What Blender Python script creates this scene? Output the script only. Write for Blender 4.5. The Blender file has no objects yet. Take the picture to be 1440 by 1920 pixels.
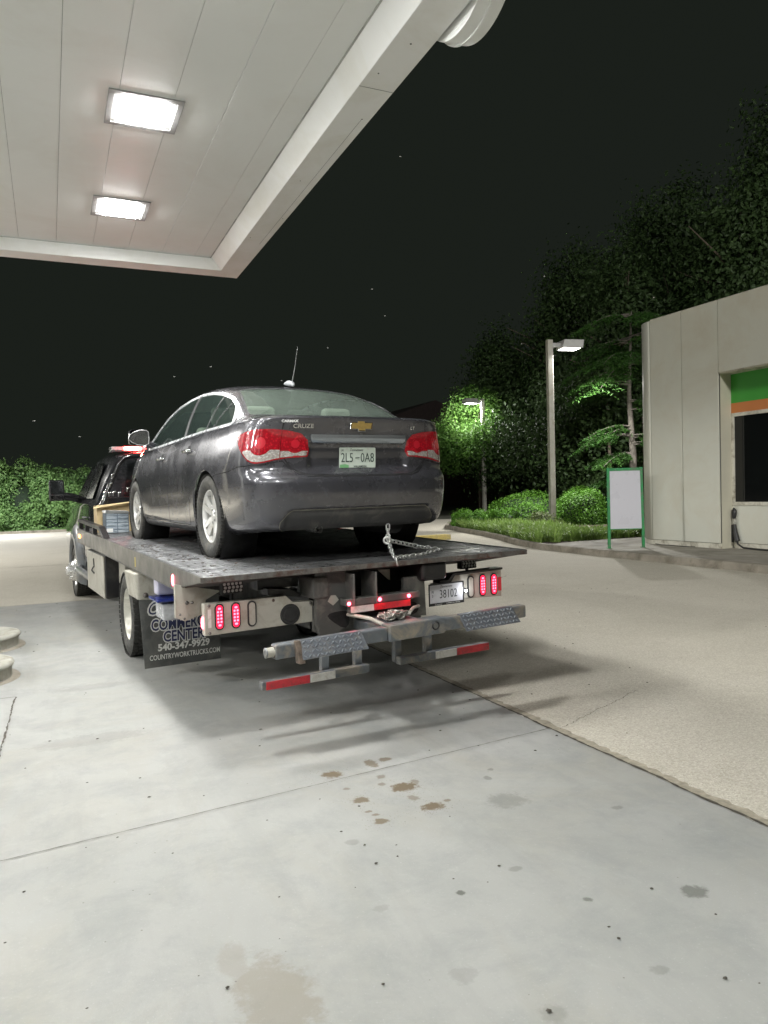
import bpy, bmesh, math, random
import numpy as np
from mathutils import Matrix, Vector, Euler
random.seed(7); rng = np.random.default_rng(7)
PI = math.pi
scene = bpy.context.scene
COL = scene.collection
# ---------------------------------------------------------------- camera
CR = Vector((0.913594, -0.405812, -0.025750)); CU = Vector((0.033884, 0.012872, 0.999343)); CF = Vector((0.405214, 0.913866, -0.025510))
cd = bpy.data.cameras.new('camera'); cam = bpy.data.objects.new('camera', cd); COL.objects.link(cam)
cam.matrix_world = Matrix(((CR.x, CU.x, -CF.x, 0.0), (CR.y, CU.y, -CF.y, 0.0), (CR.z, CU.z, -CF.z, 1.57321), (0, 0, 0, 1)))
cd.sensor_fit = 'HORIZONTAL'; cd.sensor_width = 36; cd.lens = 1414.457/1440*36; cd.clip_start = .05; cd.clip_end = 2000
scene.camera = cam
scene.view_settings.view_transform = 'Standard'; scene.view_settings.look = 'None'
scene.view_settings.exposure = 0.30; scene.view_settings.gamma = 1
scene.cycles.use_denoising = True
scene.cycles.sample_clamp_indirect = 4.0
scene.cycles.max_bounces = 8; scene.cycles.diffuse_bounces = 4; scene.cycles.glossy_bounces = 4
scene.cycles.transparent_max_bounces = 12; scene.cycles.caustics_reflective = False; scene.cycles.caustics_refractive = False
# ---------------------------------------------------------------- night sky
w = bpy.data.worlds.new('World'); scene.world = w; w.use_nodes = True
bg = w.node_tree.nodes['Background']; bg.inputs[0].default_value = (.0088, .0110, .0086, 1); bg.inputs[1].default_value = 1.0

# ---------------------------------------------------------------- helpers
def tag(o, label=None, cat=None, group=None, kind=None):
    if label: o['label'] = label
    if cat: o['category'] = cat
    if group: o['group'] = group
    if kind: o['kind'] = kind
    return o
def empty(name, loc=(0, 0, 0), rot=(0, 0, 0), label=None, cat=None, group=None):
    o = bpy.data.objects.new(name, None); COL.objects.link(o); o.location = loc; o.rotation_euler = rot
    o.empty_display_size = .1
    return tag(o, label, cat, group)

class MB:
    """collects shapes, then links them as one mesh object"""
    def __init__(s): s.v = []; s.f = []; s.m = []; s.sm = []; s.cm = 0; s.X = None
    def mat(s, i): s.cm = i; return s
    def add(s, vs, fs, smooth=False):
        b = len(s.v)
        if s.X is not None: vs = [s.X @ Vector(v) for v in vs]
        s.v += [tuple(v) for v in vs]
        for f in fs: s.f.append(tuple(b + i for i in f)); s.m.append(s.cm); s.sm.append(smooth)
        return s
    def box(s, c, d, R=None):
        c = Vector(c); x, y, z = d[0] / 2, d[1] / 2, d[2] / 2
        vs = [Vector((a, b, e)) for a in (-x, x) for b in (-y, y) for e in (-z, z)]
        if R is not None: vs = [R @ v for v in vs]
        return s.add([c + v for v in vs], [(0, 1, 3, 2), (4, 6, 7, 5), (0, 4, 5, 1), (2, 3, 7, 6), (0, 2, 6, 4), (1, 5, 7, 3)])
    def bb(s, a, b):
        return s.box([(a[i] + b[i]) / 2 for i in range(3)], [abs(b[i] - a[i]) for i in range(3)])
    def hexa(s, p):  # 8 points: bottom 4 ccw, top 4 ccw
        return s.add(p, [(3, 2, 1, 0), (4, 5, 6, 7), (0, 1, 5, 4), (1, 2, 6, 5), (2, 3, 7, 6), (3, 0, 4, 7)])
    def prism(s, poly, O, A, B, T):
        """2-D polygon in the plane O + a*A + b*B, thickened along T"""
        O, A, B, T = map(Vector, (O, A, B, T)); n = len(poly)
        p0 = [O + A * a + B * b for a, b in poly]; p1 = [p + T for p in p0]
        area = sum(poly[i][0] * poly[(i + 1) % n][1] - poly[(i + 1) % n][0] * poly[i][1] for i in range(n))
        flip = (area > 0) == (A.cross(B).dot(T) > 0)
        fs = [tuple(range(n)), tuple(range(2 * n - 1, n - 1, -1))] + [(i, n + i, n + (i + 1) % n, (i + 1) % n) for i in range(n)]
        if flip: fs = [f[::-1] for f in fs]
        return s.add(p0 + p1, fs)
    def ring(s, pts, rads, seg=10, caps=True, smooth=True, up=None):
        pts = [Vector(p) for p in pts]; n = len(pts)
        if not hasattr(rads, '__len__'): rads = [rads] * n
        vs = []; prev = None
        for i, p in enumerate(pts):
            d = (pts[min(i + 1, n - 1)] - pts[max(i - 1, 0)]).normalized()
            if prev is None:
                a = Vector((0, 0, 1)) if abs(d.z) < .9 else Vector((1, 0, 0)); u = d.cross(a).normalized()
            else: u = (prev - d * prev.dot(d)).normalized()
            prev = u; w_ = d.cross(u)
            for k in range(seg):
                t = 2 * PI * k / seg; vs.append(p + (u * math.cos(t) + w_ * math.sin(t)) * rads[i])
        fs = []
        for i in range(n - 1):
            for k in range(seg):
                k2 = (k + 1) % seg; fs.append((i * seg + k, i * seg + k2, (i + 1) * seg + k2, (i + 1) * seg + k))
        s.add(vs, fs, smooth)
        if caps:
            s.add(vs[:seg], [tuple(range(seg))[::-1]]); s.add(vs[-seg:], [tuple(range(seg))])
        return s
    def cyl(s, a, b, r, seg=16, r2=None): return s.ring([a, b], [r, r if r2 is None else r2], seg)
    def lathe(s, prof, O, axis, seg=40, smooth=True, a0=0, a1=2 * PI):
        """prof: (radius, along-axis)"""
        O = Vector(O); ax = Vector(axis).normalized(); a = Vector((0, 0, 1)) if abs(ax.z) < .9 else Vector((1, 0, 0))
        u = ax.cross(a).normalized(); w_ = ax.cross(u); full = abs(a1 - a0 - 2 * PI) < 1e-6
        n = len(prof); m = seg if full else seg + 1; vs = []
        for k in range(m):
            t = a0 + (a1 - a0) * k / seg; d = u * math.cos(t) + w_ * math.sin(t)
            vs += [O + d * r + ax * h for r, h in prof]
        fs = []
        for k in range(seg):
            k2 = (k + 1) % m
            for i in range(n - 1): fs.append((k * n + i, k2 * n + i, k2 * n + i + 1, k * n + i + 1))
        return s.add(vs, fs, smooth)
    def disc(s, c, nrm, r, seg=24, rx=None):
        c = Vector(c); ax = Vector(nrm).normalized(); a = Vector((0, 0, 1)) if abs(ax.z) < .9 else Vector((0, 1, 0))
        u = a.cross(ax).normalized(); w_ = ax.cross(u)
        return s.add([c + u * math.cos(2 * PI * k / seg) * r + w_ * math.sin(2 * PI * k / seg) * (rx or r) for k in range(seg)], [tuple(range(seg))])
    def text(s, txt, O, A, B, size, depth=.001, align='CENTER', sx=1.0, shear=0.0, bold=0.0):
        c = bpy.data.curves.new('t', 'FONT'); c.body = txt; c.size = size; c.align_x = align; c.align_y = 'CENTER'
        c.extrude = depth; c.shear = shear; c.offset = bold; c.resolution_u = 3
        o = bpy.data.objects.new('t', c); COL.objects.link(o); dg = bpy.context.evaluated_depsgraph_get(); dg.update()
        me = bpy.data.meshes.new_from_object(o.evaluated_get(dg)); O, A, B = map(Vector, (O, A, B)); N = A.cross(B)
        vs = [O + A * (v.co.x * sx) + B * v.co.y + N * v.co.z for v in me.vertices]
        s.add(vs, [tuple(f.vertices) for f in me.polygons])
        bpy.data.objects.remove(o); bpy.data.curves.remove(c); bpy.data.meshes.remove(me); return s
    def build(s, name, mats, parent=None, bevel=0, seg=2, auto=False):
        me = bpy.data.meshes.new(name); me.from_pydata(s.v, [], s.f); 
        if not isinstance(mats, (list, tuple)): mats = [mats]
        for m in mats: me.materials.append(m)
        me.polygons.foreach_set('material_index', s.m); me.polygons.foreach_set('use_smooth', s.sm); me.update()
        o = bpy.data.objects.new(name, me); COL.objects.link(o)
        if parent: o.parent = parent
        if bevel:
            b = o.modifiers.new('bevel', 'BEVEL'); b.width = bevel; b.segments = seg; b.limit_method = 'ANGLE'; b.angle_limit = .6
            b.harden_normals = False
        return o

def nmesh(name, V, F, mat, parent=None, N=None, smooth=True):
    """fast mesh from numpy arrays (F triangles or quads)"""
    me = bpy.data.meshes.new(name); nv, nf, k = len(V), len(F), F.shape[1]
    me.vertices.add(nv); me.vertices.foreach_set('co', np.ascontiguousarray(V, dtype=np.float32).ravel())
    me.loops.add(nf * k); me.loops.foreach_set('vertex_index', np.ascontiguousarray(F, dtype=np.int32).ravel())
    me.polygons.add(nf); me.polygons.foreach_set('loop_start', np.arange(0, nf * k, k, dtype=np.int32))
    me.polygons.foreach_set('use_smooth', np.full(nf, smooth)); me.update(calc_edges=True); me.validate()
    if N is not None and smooth:
        me.normals_split_custom_set_from_vertices([tuple(n) for n in N.tolist()])
    if mat: me.materials.append(mat)
    o = bpy.data.objects.new(name, me); COL.objects.link(o)
    if parent: o.parent = parent
    return o

# ---------------------------------------------------------------- materials
def newmat(name):
    m = bpy.data.materials.new(name); m.use_nodes = True; nt = m.node_tree
    return m, nt, nt.nodes['Principled BSDF']
def nd(nt, t, **kw):
    n = nt.nodes.new(t)
    for k, v in kw.items():
        if k.startswith('i_'): n.inputs[k[2:].replace('_', ' ')].default_value = v
        else: setattr(n, k, v)
    return n
def noise(nt, scale, detail=4, vec=None, rough=.6, dist=0):
    n = nd(nt, 'ShaderNodeTexNoise'); n.inputs['Scale'].default_value = scale; n.inputs['Detail'].default_value = detail
    n.inputs['Roughness'].default_value = rough; n.inputs['Distortion'].default_value = dist
    if vec is not None: nt.links.new(vec, n.inputs['Vector'])
    return n.outputs['Fac']
def coord(nt, kind='Object', scale=None, rot=None):
    t = nd(nt, 'ShaderNodeTexCoord').outputs[kind]
    if scale or rot:
        mp = nd(nt, 'ShaderNodeMapping'); nt.links.new(t, mp.inputs[0])
        if scale: mp.inputs['Scale'].default_value = scale
        if rot: mp.inputs['Rotation'].default_value = rot
        t = mp.outputs[0]
    return t
def ramp(nt, fac, stops):
    r = nd(nt, 'ShaderNodeValToRGB'); e = r.color_ramp.elements
    while len(e) < len(stops): e.new(.5)
    for i, (p_, c) in enumerate(stops):
        e[i].position = p_; e[i].color = c if len(c) == 4 else (*c, 1)
    nt.links.new(fac, r.inputs[0]); return r.outputs[0]
def g3(v): return (v, v, v)
def mixc(nt, fac, a, b, mode='MIX'):
    m = nd(nt, 'ShaderNodeMix', data_type='RGBA', blend_type=mode)
    for s_, v in ((m.inputs[0], fac), (m.inputs[6], a), (m.inputs[7], b)):
        if isinstance(v, (int, float)): s_.default_value = v
        elif isinstance(v, (tuple, list)): s_.default_value = (*v, 1) if len(v) == 3 else v
        else: nt.links.new(v, s_)
    return m.outputs[2]
def math_(nt, op, a, b=None, c=None, clamp=False):
    m = nd(nt, 'ShaderNodeMath', operation=op, use_clamp=clamp)
    for i, v in enumerate((a, b, c)):
        if v is None: continue
        if isinstance(v, (int, float)): m.inputs[i].default_value = v
        else: nt.links.new(v, m.inputs[i])
    return m.outputs[0]
def bump(nt, b, h, strength=.3, dist=.01):
    n = nd(nt, 'ShaderNodeBump'); n.inputs['Strength'].default_value = strength; n.inputs['Distance'].default_value = dist
    nt.links.new(h, n.inputs['Height']); nt.links.new(n.outputs[0], b.inputs['Normal'])
def pbr(name, col, rough=.5, metal=0, coat=0, var=.15, scale=6, bmp=0, bscale=60, dirt=None, dscale=3, spec=None, trans=0, vscale=None, rvar=.12):
    m, nt, b = newmat(name)
    b.inputs['Metallic'].default_value = metal; b.inputs['Coat Weight'].default_value = coat
    b.inputs['Coat Roughness'].default_value = .03
    if spec is not None: b.inputs['Specular IOR Level'].default_value = spec
    if trans: b.inputs['Transmission Weight'].default_value = trans
    co = coord(nt, 'Object', vscale)
    n = noise(nt, scale, 5, co); c0 = tuple(c * (1 - var) for c in col); c1 = tuple(min(1, c * (1 + var)) for c in col)
    out = ramp(nt, n, [(.3, c0), (.7, c1)])
    if dirt:
        n2 = noise(nt, dscale, 8, co, .7, .6); msk = ramp(nt, n2, [(.48, g3(0)), (.68, g3(1))]); out = mixc(nt, msk, out, dirt)
    nt.links.new(out, b.inputs['Base Color'])
    r = ramp(nt, noise(nt, scale * 2.3, 4, co), [(.3, g3(max(.02, rough - rvar * rough * 2))), (.7, g3(min(1, rough + rvar * rough * 2)))])
    nt.links.new(r, b.inputs['Roughness'])
    if bmp: bump(nt, b, noise(nt, bscale, 4, co), bmp, .005)
    return m
def emit(name, col, strength, base=(.8, .8, .8)):
    m, nt, b = newmat(name); b.inputs['Base Color'].default_value = (*base, 1); b.inputs['Roughness'].default_value = .3
    b.inputs['Emission Color'].default_value = (*col, 1); b.inputs['Emission Strength'].default_value = strength
    return m
M = {}
M['black'] = pbr('black_plastic', (.02, .02, .021), .5, var=.2)
M['rubber'] = pbr('rubber', (.028, .028, .027), .75, var=.3, bmp=.15, dirt=(.07, .065, .055), dscale=9)
M['dark'] = pbr('dark_frame', (.022, .022, .022), .55, metal=.2, var=.4, dirt=(.07, .062, .05), dscale=5)
M['chrome'] = pbr('chrome', (.75, .76, .78), .09, metal=1, var=.04)
M['alu'] = pbr('aluminium', (.62, .62, .60), .32, metal=.85, var=.08, dirt=(.35, .33, .3), dscale=8)
M['white'] = pbr('white_paint', (.72, .72, .70), .4, var=.05)
M['redlens'] = pbr('red_lens', (.42, .008, .015), .12, coat=1, var=.1)
# ================================================================ ground
def stain_mask(nt, P, lst, warp):
    """soft blobs of dirt lying on the slab: (x, y, rx, ry, strength)"""
    sx = nd(nt, 'ShaderNodeSeparateXYZ'); nt.links.new(P, sx.inputs[0]); out = None
    for (x, y, rx, ry, st) in lst:
        dx = math_(nt, 'MULTIPLY', math_(nt, 'SUBTRACT', sx.outputs[0], x), 1 / rx)
        dy = math_(nt, 'MULTIPLY', math_(nt, 'SUBTRACT', sx.outputs[1], y), 1 / ry)
        d = math_(nt, 'SQRT', math_(nt, 'ADD', math_(nt, 'MULTIPLY', dx, dx), math_(nt, 'MULTIPLY', dy, dy)))
        d = math_(nt, 'ADD', d, warp)
        mr = nd(nt, 'ShaderNodeMapRange', interpolation_type='SMOOTHSTEP'); nt.links.new(d, mr.inputs[0])
        mr.inputs[1].default_value = 1.25; mr.inputs[2].default_value = .70; mr.inputs[3].default_value = 0; mr.inputs[4].default_value = st
        out = mr.outputs[0] if out is None else math_(nt, 'MAXIMUM', out, mr.outputs[0])
    return out
def concrete_mat():
    m, nt, b = newmat('slab_concrete'); co = coord(nt, 'Object')
    base = ramp(nt, noise(nt, .55, 5, co, .65, .8), [(.28, (.265, .27, .255)), (.5, (.31, .313, .298)), (.75, (.345, .345, .332))])
    base = mixc(nt, ramp(nt, noise(nt, .9, 6, coord(nt, 'Object', (1, .5, 1)), .7, 1.2), [(.45, g3(0)), (.7, g3(.6))]), base, (.285, .27, .225))
    base = mixc(nt, ramp(nt, noise(nt, 2.7, 9, co, .75, .3), [(.46, g3(0)), (.70, g3(.75))]), base, (.225, .235, .23))
    base = mixc(nt, ramp(nt, noise(nt, 160, 3, co), [(.35, g3(.22)), (.5, g3(0))]), base, (.30, .295, .27))
    base = mixc(nt, ramp(nt, noise(nt, 90, 2, co), [(.62, g3(0)), (.75, g3(.35))]), base, (.42, .42, .41))
    base = mixc(nt, ramp(nt, noise(nt, 3.2, 6, coord(nt, 'Object', (1, .10, 1), (0, 0, .12)), .7, .3), [(.5, g3(0)), (.72, g3(.32))]), base, (.21, .215, .205))
    base = mixc(nt, ramp(nt, noise(nt, 7, 9, co, .8, .8), [(.58, g3(0)), (.74, g3(.35))]), base, (.40, .40, .385))
    # brown oily blots with spatter round them
    wf = math_(nt, 'MULTIPLY', math_(nt, 'SUBTRACT', noise(nt, 26, 7, co, .75), .5), 2.6)
    blots = [(1.40, 3.97, .055, .05, 1), (1.68, 3.62, .075, .055, 1), (1.70, 3.33, .06, .042, 1), (1.41, 3.57, .042, .04, .9), (1.40, 3.29, .035, .03, .9),
             (1.66, 4.03, .035, .07, .8), (1.76, 4.05, .04, .03, .8), (1.63, 3.81, .025, .03, .6), (1.40, 3.74, .02, .02, .6), (1.39, 3.42, .018, .012, .7),
             (1.41, 3.37, .02, .014, .7), (1.77, 3.66, .02, .03, .6), (1.80, 3.36, .022, .016, .7), (1.66, 3.47, .03, .035, .6), (1.59, 3.71, .02, .02, .6)]
    f1 = stain_mask(nt, co, blots, wf)
    sp = nd(nt, 'ShaderNodeTexVoronoi'); sp.inputs['Scale'].default_value = 95; nt.links.new(co, sp.inputs[0])
    near = stain_mask(nt, co, [(1.40, 3.97, .17, .15, 1), (1.68, 3.62, .19, .17, 1), (1.70, 3.33, .17, .13, 1), (1.42, 3.55, .15, .13, 1), (1.40, 3.29, .12, .1, 1)], wf)
    dots = math_(nt, 'MULTIPLY', math_(nt, 'LESS_THAN', sp.outputs['Distance'], .23), math_(nt, 'LESS_THAN', nd_rand(nt, sp), .30))
    f1 = math_(nt, 'MAXIMUM', f1, math_(nt, 'MULTIPLY', math_(nt, 'MULTIPLY', dots, near), .75))
    base = mixc(nt, math_(nt, 'MULTIPLY', f1, .95), base, (.125, .095, .058))
    # dried puddle, near the bottom of the picture
    wf2 = math_(nt, 'MULTIPLY', math_(nt, 'SUBTRACT', noise(nt, 11, 8, co, .75), .5), 2.4)
    f2 = stain_mask(nt, co, [(.60, 2.27, .115, .24, .48), (.52, 2.52, .05, .12, .3)], wf2)
    base = mixc(nt, f2, base, (.19, .165, .125))
    wf3 = math_(nt, 'MULTIPLY', math_(nt, 'SUBTRACT', noise(nt, 22, 6, co, .7), .5), 2.2)
    f3 = stain_mask(nt, co, [(2.23, 2.16, .05, .045, .75), (1.42, 2.56, .018, .018, .95), (1.83, 2.30, .02, .016, .75), (1.20, 3.15, .03, .03, .3), (2.07, 3.22, .10, .09, .35),
                             (1.18, 2.12, .045, .045, .22), (1.33, 1.84, .04, .04, .26), (1.76, 1.86, .028, .024, .32), (1.95, 1.52, .025, .022, .6), (1.10, 2.6, .03, .025, .22),
                             (1.72, 2.62, .03, .02, .4), (2.14, 3.52, .02, .03, .5), (2.22, 3.62, .02, .02, .5), (1.6, 1.2, .05, .03, .3), (2.5, 2.9, .03, .02, .4), (.2, 5.3, .35, .12, .2), (.3, 6.8, .3, .10, .2)], wf3)
    base = mixc(nt, f3, base, (.105, .107, .095))
    # sparse dark specks
    v = nd(nt, 'ShaderNodeTexVoronoi'); v.inputs['Scale'].default_value = 16; nt.links.new(co, v.inputs[0])
    sp2 = math_(nt, 'MULTIPLY', math_(nt, 'LESS_THAN', v.outputs['Distance'], .06), math_(nt, 'LESS_THAN', nd_rand(nt, v), .12))
    base = mixc(nt, math_(nt, 'MULTIPLY', sp2, .6), base, (.12, .11, .09))
    nt.links.new(base, b.inputs['Base Color']); b.inputs['Roughness'].default_value = .82
    b.inputs['Specular IOR Level'].default_value = .3
    bump(nt, b, noise(nt, 120, 5, co, .7), .25, .004)
    return m
def nd_rand(nt, v):
    s_ = nd(nt, 'ShaderNodeSeparateColor'); nt.links.new(v.outputs['Color'], s_.inputs[0]); return s_.outputs[0]
def aggregate_mat():
    m, nt, b = newmat('exposed_aggregate'); co = coord(nt, 'Object')
    base = ramp(nt, noise(nt, .35, 6, co, .7, .8), [(.3, (.50, .475, .40)), (.7, (.59, .56, .485))])
    base = mixc(nt, ramp(nt, noise(nt, 1.7, 8, co, .75), [(.5, g3(0)), (.8, g3(.4))]), base, (.31, .28, .225))
    v = nd(nt, 'ShaderNodeTexVoronoi'); v.inputs['Scale'].default_value = 105; nt.links.new(co, v.inputs[0])
    peb = ramp(nt, nd_rand(nt, v), [(0, (.22, .19, .145)), (.35, (.40, .365, .30)), (.7, (.50, .465, .39)), (1, (.70, .67, .60))])
    base = mixc(nt, .38, base, peb)
    base = mixc(nt, ramp(nt, noise(nt, 120, 3, co), [(.3, g3(.35)), (.45, g3(0))]), base, (.16, .135, .10))
    nt.links.new(base, b.inputs['Base Color']); b.inputs['Roughness'].default_value = .85; b.inputs['Specular IOR Level'].default_value = .3
    bump(nt, b, v.outputs['Distance'], .45, .004)
    return m
def sheet(name, pts, z, mat, kind='structure'):
    mb = MB(); mb.add([(x, y, z) for x, y in pts], [tuple(range(len(pts)))]); o = mb.build(name, mat); return tag(o, kind=kind)
m_conc, m_agg = concrete_mat(), aggregate_mat()
m_soil = pbr('soil', (.035, .035, .02), .95, var=.4, scale=.8, bmp=.4, bscale=20)
sheet('ground', [(-300, -300), (400, -300), (400, 400), (-300, 400)], -.02, m_soil)
sheet('parking_lot', [(-60, -25), (40, -25), (40, 20), (33, 28), (22, 36), (16, 41.6), (-60, 44.6)], -.008, m_agg)
XJ = 2.95
sheet('forecourt', [(-14, -14), (XJ, -14), (XJ, 12.85), (-14, 12.3)], .0, m_conc)
def joint_strip(name, a, b, w_, mat, z, amp=.5, n=160, wob=.004, taper=False):
    a, b = Vector(a), Vector(b); d = (b - a).normalized(); s_ = Vector((-d.y, d.x)); r = random.Random(hash((round(a.x, 2), round(a.y, 2))) & 999)
    vs = []; off = 0
    for i in range(n + 1):
        p_ = a + (b - a) * (i / n); off = off * .8 + r.uniform(-wob, wob); ww = w_ * (1 + r.uniform(-amp, amp)) / 2
        vs += [(p_.x + s_.x * (off - ww), p_.y + s_.y * (off - ww), z), (p_.x + s_.x * (off + ww), p_.y + s_.y * (off + ww), z)]
    mb = MB(); mb.add(vs, [(2 * i, 2 * i + 2, 2 * i + 3, 2 * i + 1) for i in range(n)]); return tag(mb.build(name, mat), kind='structure')
m_joint = pbr('joint_filler', (.07, .062, .048), .9, var=.4, scale=30)
m_joint2 = pbr('joint_edge', (.30, .27, .21), .9, var=.3, scale=20)
joint_strip('expansion_joint', (XJ, -3), (XJ, 12.8), .016, m_joint, .0045, .7, 420, .004)
joint_strip('joint_margin', (XJ + .04, -3), (XJ + .035, 12.8), .075, m_joint2, -.0035, .35, 420, .005)
joint_strip('slab_joint', (-6, 3.00), (XJ, 4.06), .0042, m_joint, .0045, .5, 400, .0015)
joint_strip('slab_joint', (-.30, 6.75), (-.335, 5.2), .010, m_joint, .0045, .6, 60, .004)
joint_strip('slab_joint', (-6, 6.6), (-.30, 6.75), .010, m_joint, .0045, .6, 60, .003)
joint_strip('slab_joint', (-14, 12.3), (XJ, 12.85), .03, m_joint2, .0045, .6, 200, .006)
joint_strip('crack', (XJ + .02, 4.02), (4.1, 4.52), .004, m_joint, -.0035, .9, 140, .006)
joint_strip('crack', (5.5, 9.9), (7.6, 11.7), .014, m_joint, -.0035, .95, 160, .012)
joint_strip('crack', (-8, 19.6), (1, 20.4), .03, m_joint, -.0035, .9, 160, .02)
joint_strip('crack', (4.6, 10.1), (5.4, 10.3), .01, m_joint, -.0035, .95, 60, .006)

# little chips and leaf bits scattered over the slabs
m_bits = pbr('bits', (.06, .052, .04), .9, var=.6, scale=40)
vs, fs = [], []
for i in range(230):
    d_ = rng.uniform(1.6, 13); a_ = rng.uniform(-.15, 1.15); x, y = d_ * math.sin(a_), d_ * math.cos(a_)
    s_ = rng.uniform(.002, .0055) * (1 + d_ * .1); t0 = rng.uniform(0, 6); k = 5; b0 = len(vs)
    pr = [rng.uniform(.6, 1.2) * s_ * (1 + .7 * abs(math.cos(t0 + j))) for j in range(k)]
    vs += [(x + pr[j] * math.cos(t0 + j * 1.2566), y + pr[j] * math.sin(t0 + j * 1.2566), .0055) for j in range(k)] + [(x, y, .0055 + s_ * .6)]
    fs += [(b0 + j, b0 + (j + 1) % k, b0 + k) for j in range(k)]
mb = MB(); mb.add(vs, fs); tag(mb.build('gravel_bits', m_bits), 'tiny dark chips and leaf bits strewn over the concrete', kind='stuff')

# ---------------------------------------------------------------- kerb, sidewalk, planting bed
m_kerb = pbr('kerb_concrete', (.27, .245, .20), .85, var=.2, scale=3, bmp=.2, dirt=(.13, .115, .085), dscale=2)
m_walk = pbr('sidewalk_concrete', (.30, .28, .24), .85, var=.15, scale=2, bmp=.2, dirt=(.18, .165, .13), dscale=1.5)
m_mulch = pbr('mulch', (.045, .03, .02), .95, var=.5, scale=14, bmp=.8, bscale=50)
kerb = [(11.30, -12), (11.32, 8), (11.38, 11.5), (11.46, 14), (11.62, 16.3), (12.15, 18.3), (12.95, 20.3), (13.7, 22.6), (14.35, 25.2), (15.3, 28.2), (17.2, 31.4), (20.4, 35.4), (27, 41), (38, 47)]
def offset(poly, d):
    out = []
    for i, p_ in enumerate(poly):
        a = Vector(poly[max(i - 1, 0)]); b_ = Vector(poly[min(i + 1, len(poly) - 1)]); t = (b_ - a).normalized(); out.append((p_[0] + t.y * d, p_[1] - t.x * d))
    return out
ki = offset(kerb, .16); mb = MB()
for i in range(len(kerb) - 1):
    o0, o1, i0, i1 = kerb[i], kerb[i + 1], ki[i], ki[i + 1]
    mb.add([(o0[0], o0[1], -.02), (o1[0], o1[1], -.02), (o1[0] + .015, o1[1], .12), (o0[0] + .015, o0[1], .12),
            (o1[0] + .04, o1[1], .143), (o0[0] + .04, o0[1], .143), (i1[0], i1[1], .143), (i0[0], i0[1], .143)],
           [(1, 0, 3, 2), (2, 3, 5, 4), (4, 5, 7, 6)], False)
tag(mb.build('kerb', m_kerb), kind='structure')
sheet('sidewalk', [ki[0], ki[1], ki[2], ki[3], (11.8, 16.0), (12.9, 16.4), (24, 16.4), (24, -12)], .139, m_walk)
bedp = [(11.8, 16.0)] + ki[4:] + [(70, 47), (70, 16.4), (24, 16.4), (12.9, 16.4)]
sheet('planting_bed', bedp, .115, m_mulch)
joint_strip('walk_joint', (ki[2][0], 12.0), (13.6, 12.0), .012, m_joint, .1435, .5, 40, .002)
joint_strip('walk_joint', (ki[3][0], 14.9), (13.6, 14.9), .012, m_joint, .1435, .5, 40, .002)
# yellow-painted kerb stop and path beyond the truck
m_yel = pbr('yellow_paint', (.62, .50, .17), .7, var=.15, scale=8, dirt=(.35, .31, .22), dscale=6)
yk = MB(); yk.bb((10.2, 21.6, -.01), (11.95, 22.0, .16))
tag(yk.build('kerb_stop', m_yel, bevel=.02), 'yellow painted concrete kerb stop beyond the rear right corner of the flatbed', 'kerb stop')
sheet('footpath', [(12.6, 33), (15.0, 32), (17.6, 36), (15, 38.5)], .012, m_walk)

# ================================================================ canopy
m_can = pbr('canopy_white', (.86, .88, .86), .40, var=.015, scale=.8, rvar=.1, dirt=(.82, .83, .80), dscale=.9)
m_fas = pbr('fascia_white', (.86, .87, .85), .42, var=.02, scale=1.2, dirt=(.78, .78, .73), dscale=1.1)
m_gap = pbr('seam_dark', (.10, .105, .10), .9)
DZ, LZ = 4.70, 4.55; XE, YE, XW, YS = 2.04, 9.96, -13.6, -9.0
can = empty('fuel_canopy', (0, 0, 0), label='white fuel station canopy with plank ceiling and boxed edge over the forecourt', cat='canopy')
mb = MB(); x = XE; k = 0
xs = [XE] + [.185 + .41 * j for j in range(4, -34, -1)]
for i in range(len(xs) - 1):
    a, b_ = xs[i + 1] + .0014, xs[i] - .0014
    dz = random.Random(i).uniform(-.0015, .0015)
    mb.bb((a, YS, DZ + dz), (b_, YE, DZ + .02 + dz))
mb.build('ceiling_panel', m_can, can, bevel=.0015)
mb = MB(); mb.bb((XW, YS, DZ + .021), (XE + .3, YE + .2, DZ + .06)); mb.build('backing', m_gap, can)
XO, YO, XI, YI = 2.447, 10.27, 2.17, 9.985
mb = MB()   # sloped inner face, flat soffit, outer face
def band(p):
    vs = [(q[0], YS, q[1]) for q in p] ; return vs
ix, iz = XE, DZ - .002
q = [(XE, DZ - .002), (XI, LZ), (XO, LZ), (XO, LZ + .95), (XE + .1, LZ + .95), (XE, DZ + .2)]
qy = [(YE, DZ - .002), (YI + .0, LZ), (YO, LZ), (YO, LZ + .95), (YE + .1, LZ + .95), (YE, DZ + .2)]
n = len(q)
A_ = [(x, YS, z) for x, z in q]; B_ = [(q[i][0], qy[i][0], q[i][1]) for i in range(n)]; C_ = [(XW, qy[i][0], q[i][1]) for i in range(n)]
mb.add(A_ + B_ + C_, [(i, (i + 1) % n, n + (i + 1) % n, n + i) for i in range(n)] + [(n + i, n + (i + 1) % n, 2 * n + (i + 1) % n, 2 * n + i) for i in range(n)])
mb.build('fascia', m_fas, can, bevel=.004)
mb = MB(); mb.bb((XE - .012, YS, DZ - .006), (XE + .001, YE, DZ - .0005)); mb.bb((XW, YE - .002, DZ - .006), (XE, YE + .006, DZ - .0005)); mb.build('edge_seam', pbr('seam_grey', (.42, .43, .40), .8, var=.4, scale=3), can)
for a_, b_ in [((XI + .004, yy - .0015, LZ - .0015), (XO - .004, yy + .0015, LZ + .001)) for yy in (5.15, .2)] + [((XO - .07, 5.6, LZ - .0012), (XO - .068, 8.8, LZ + .001))]:
    mb = MB(); mb.bb(a_, b_); mb.build('soffit_joint', m_gap, can)
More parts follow.
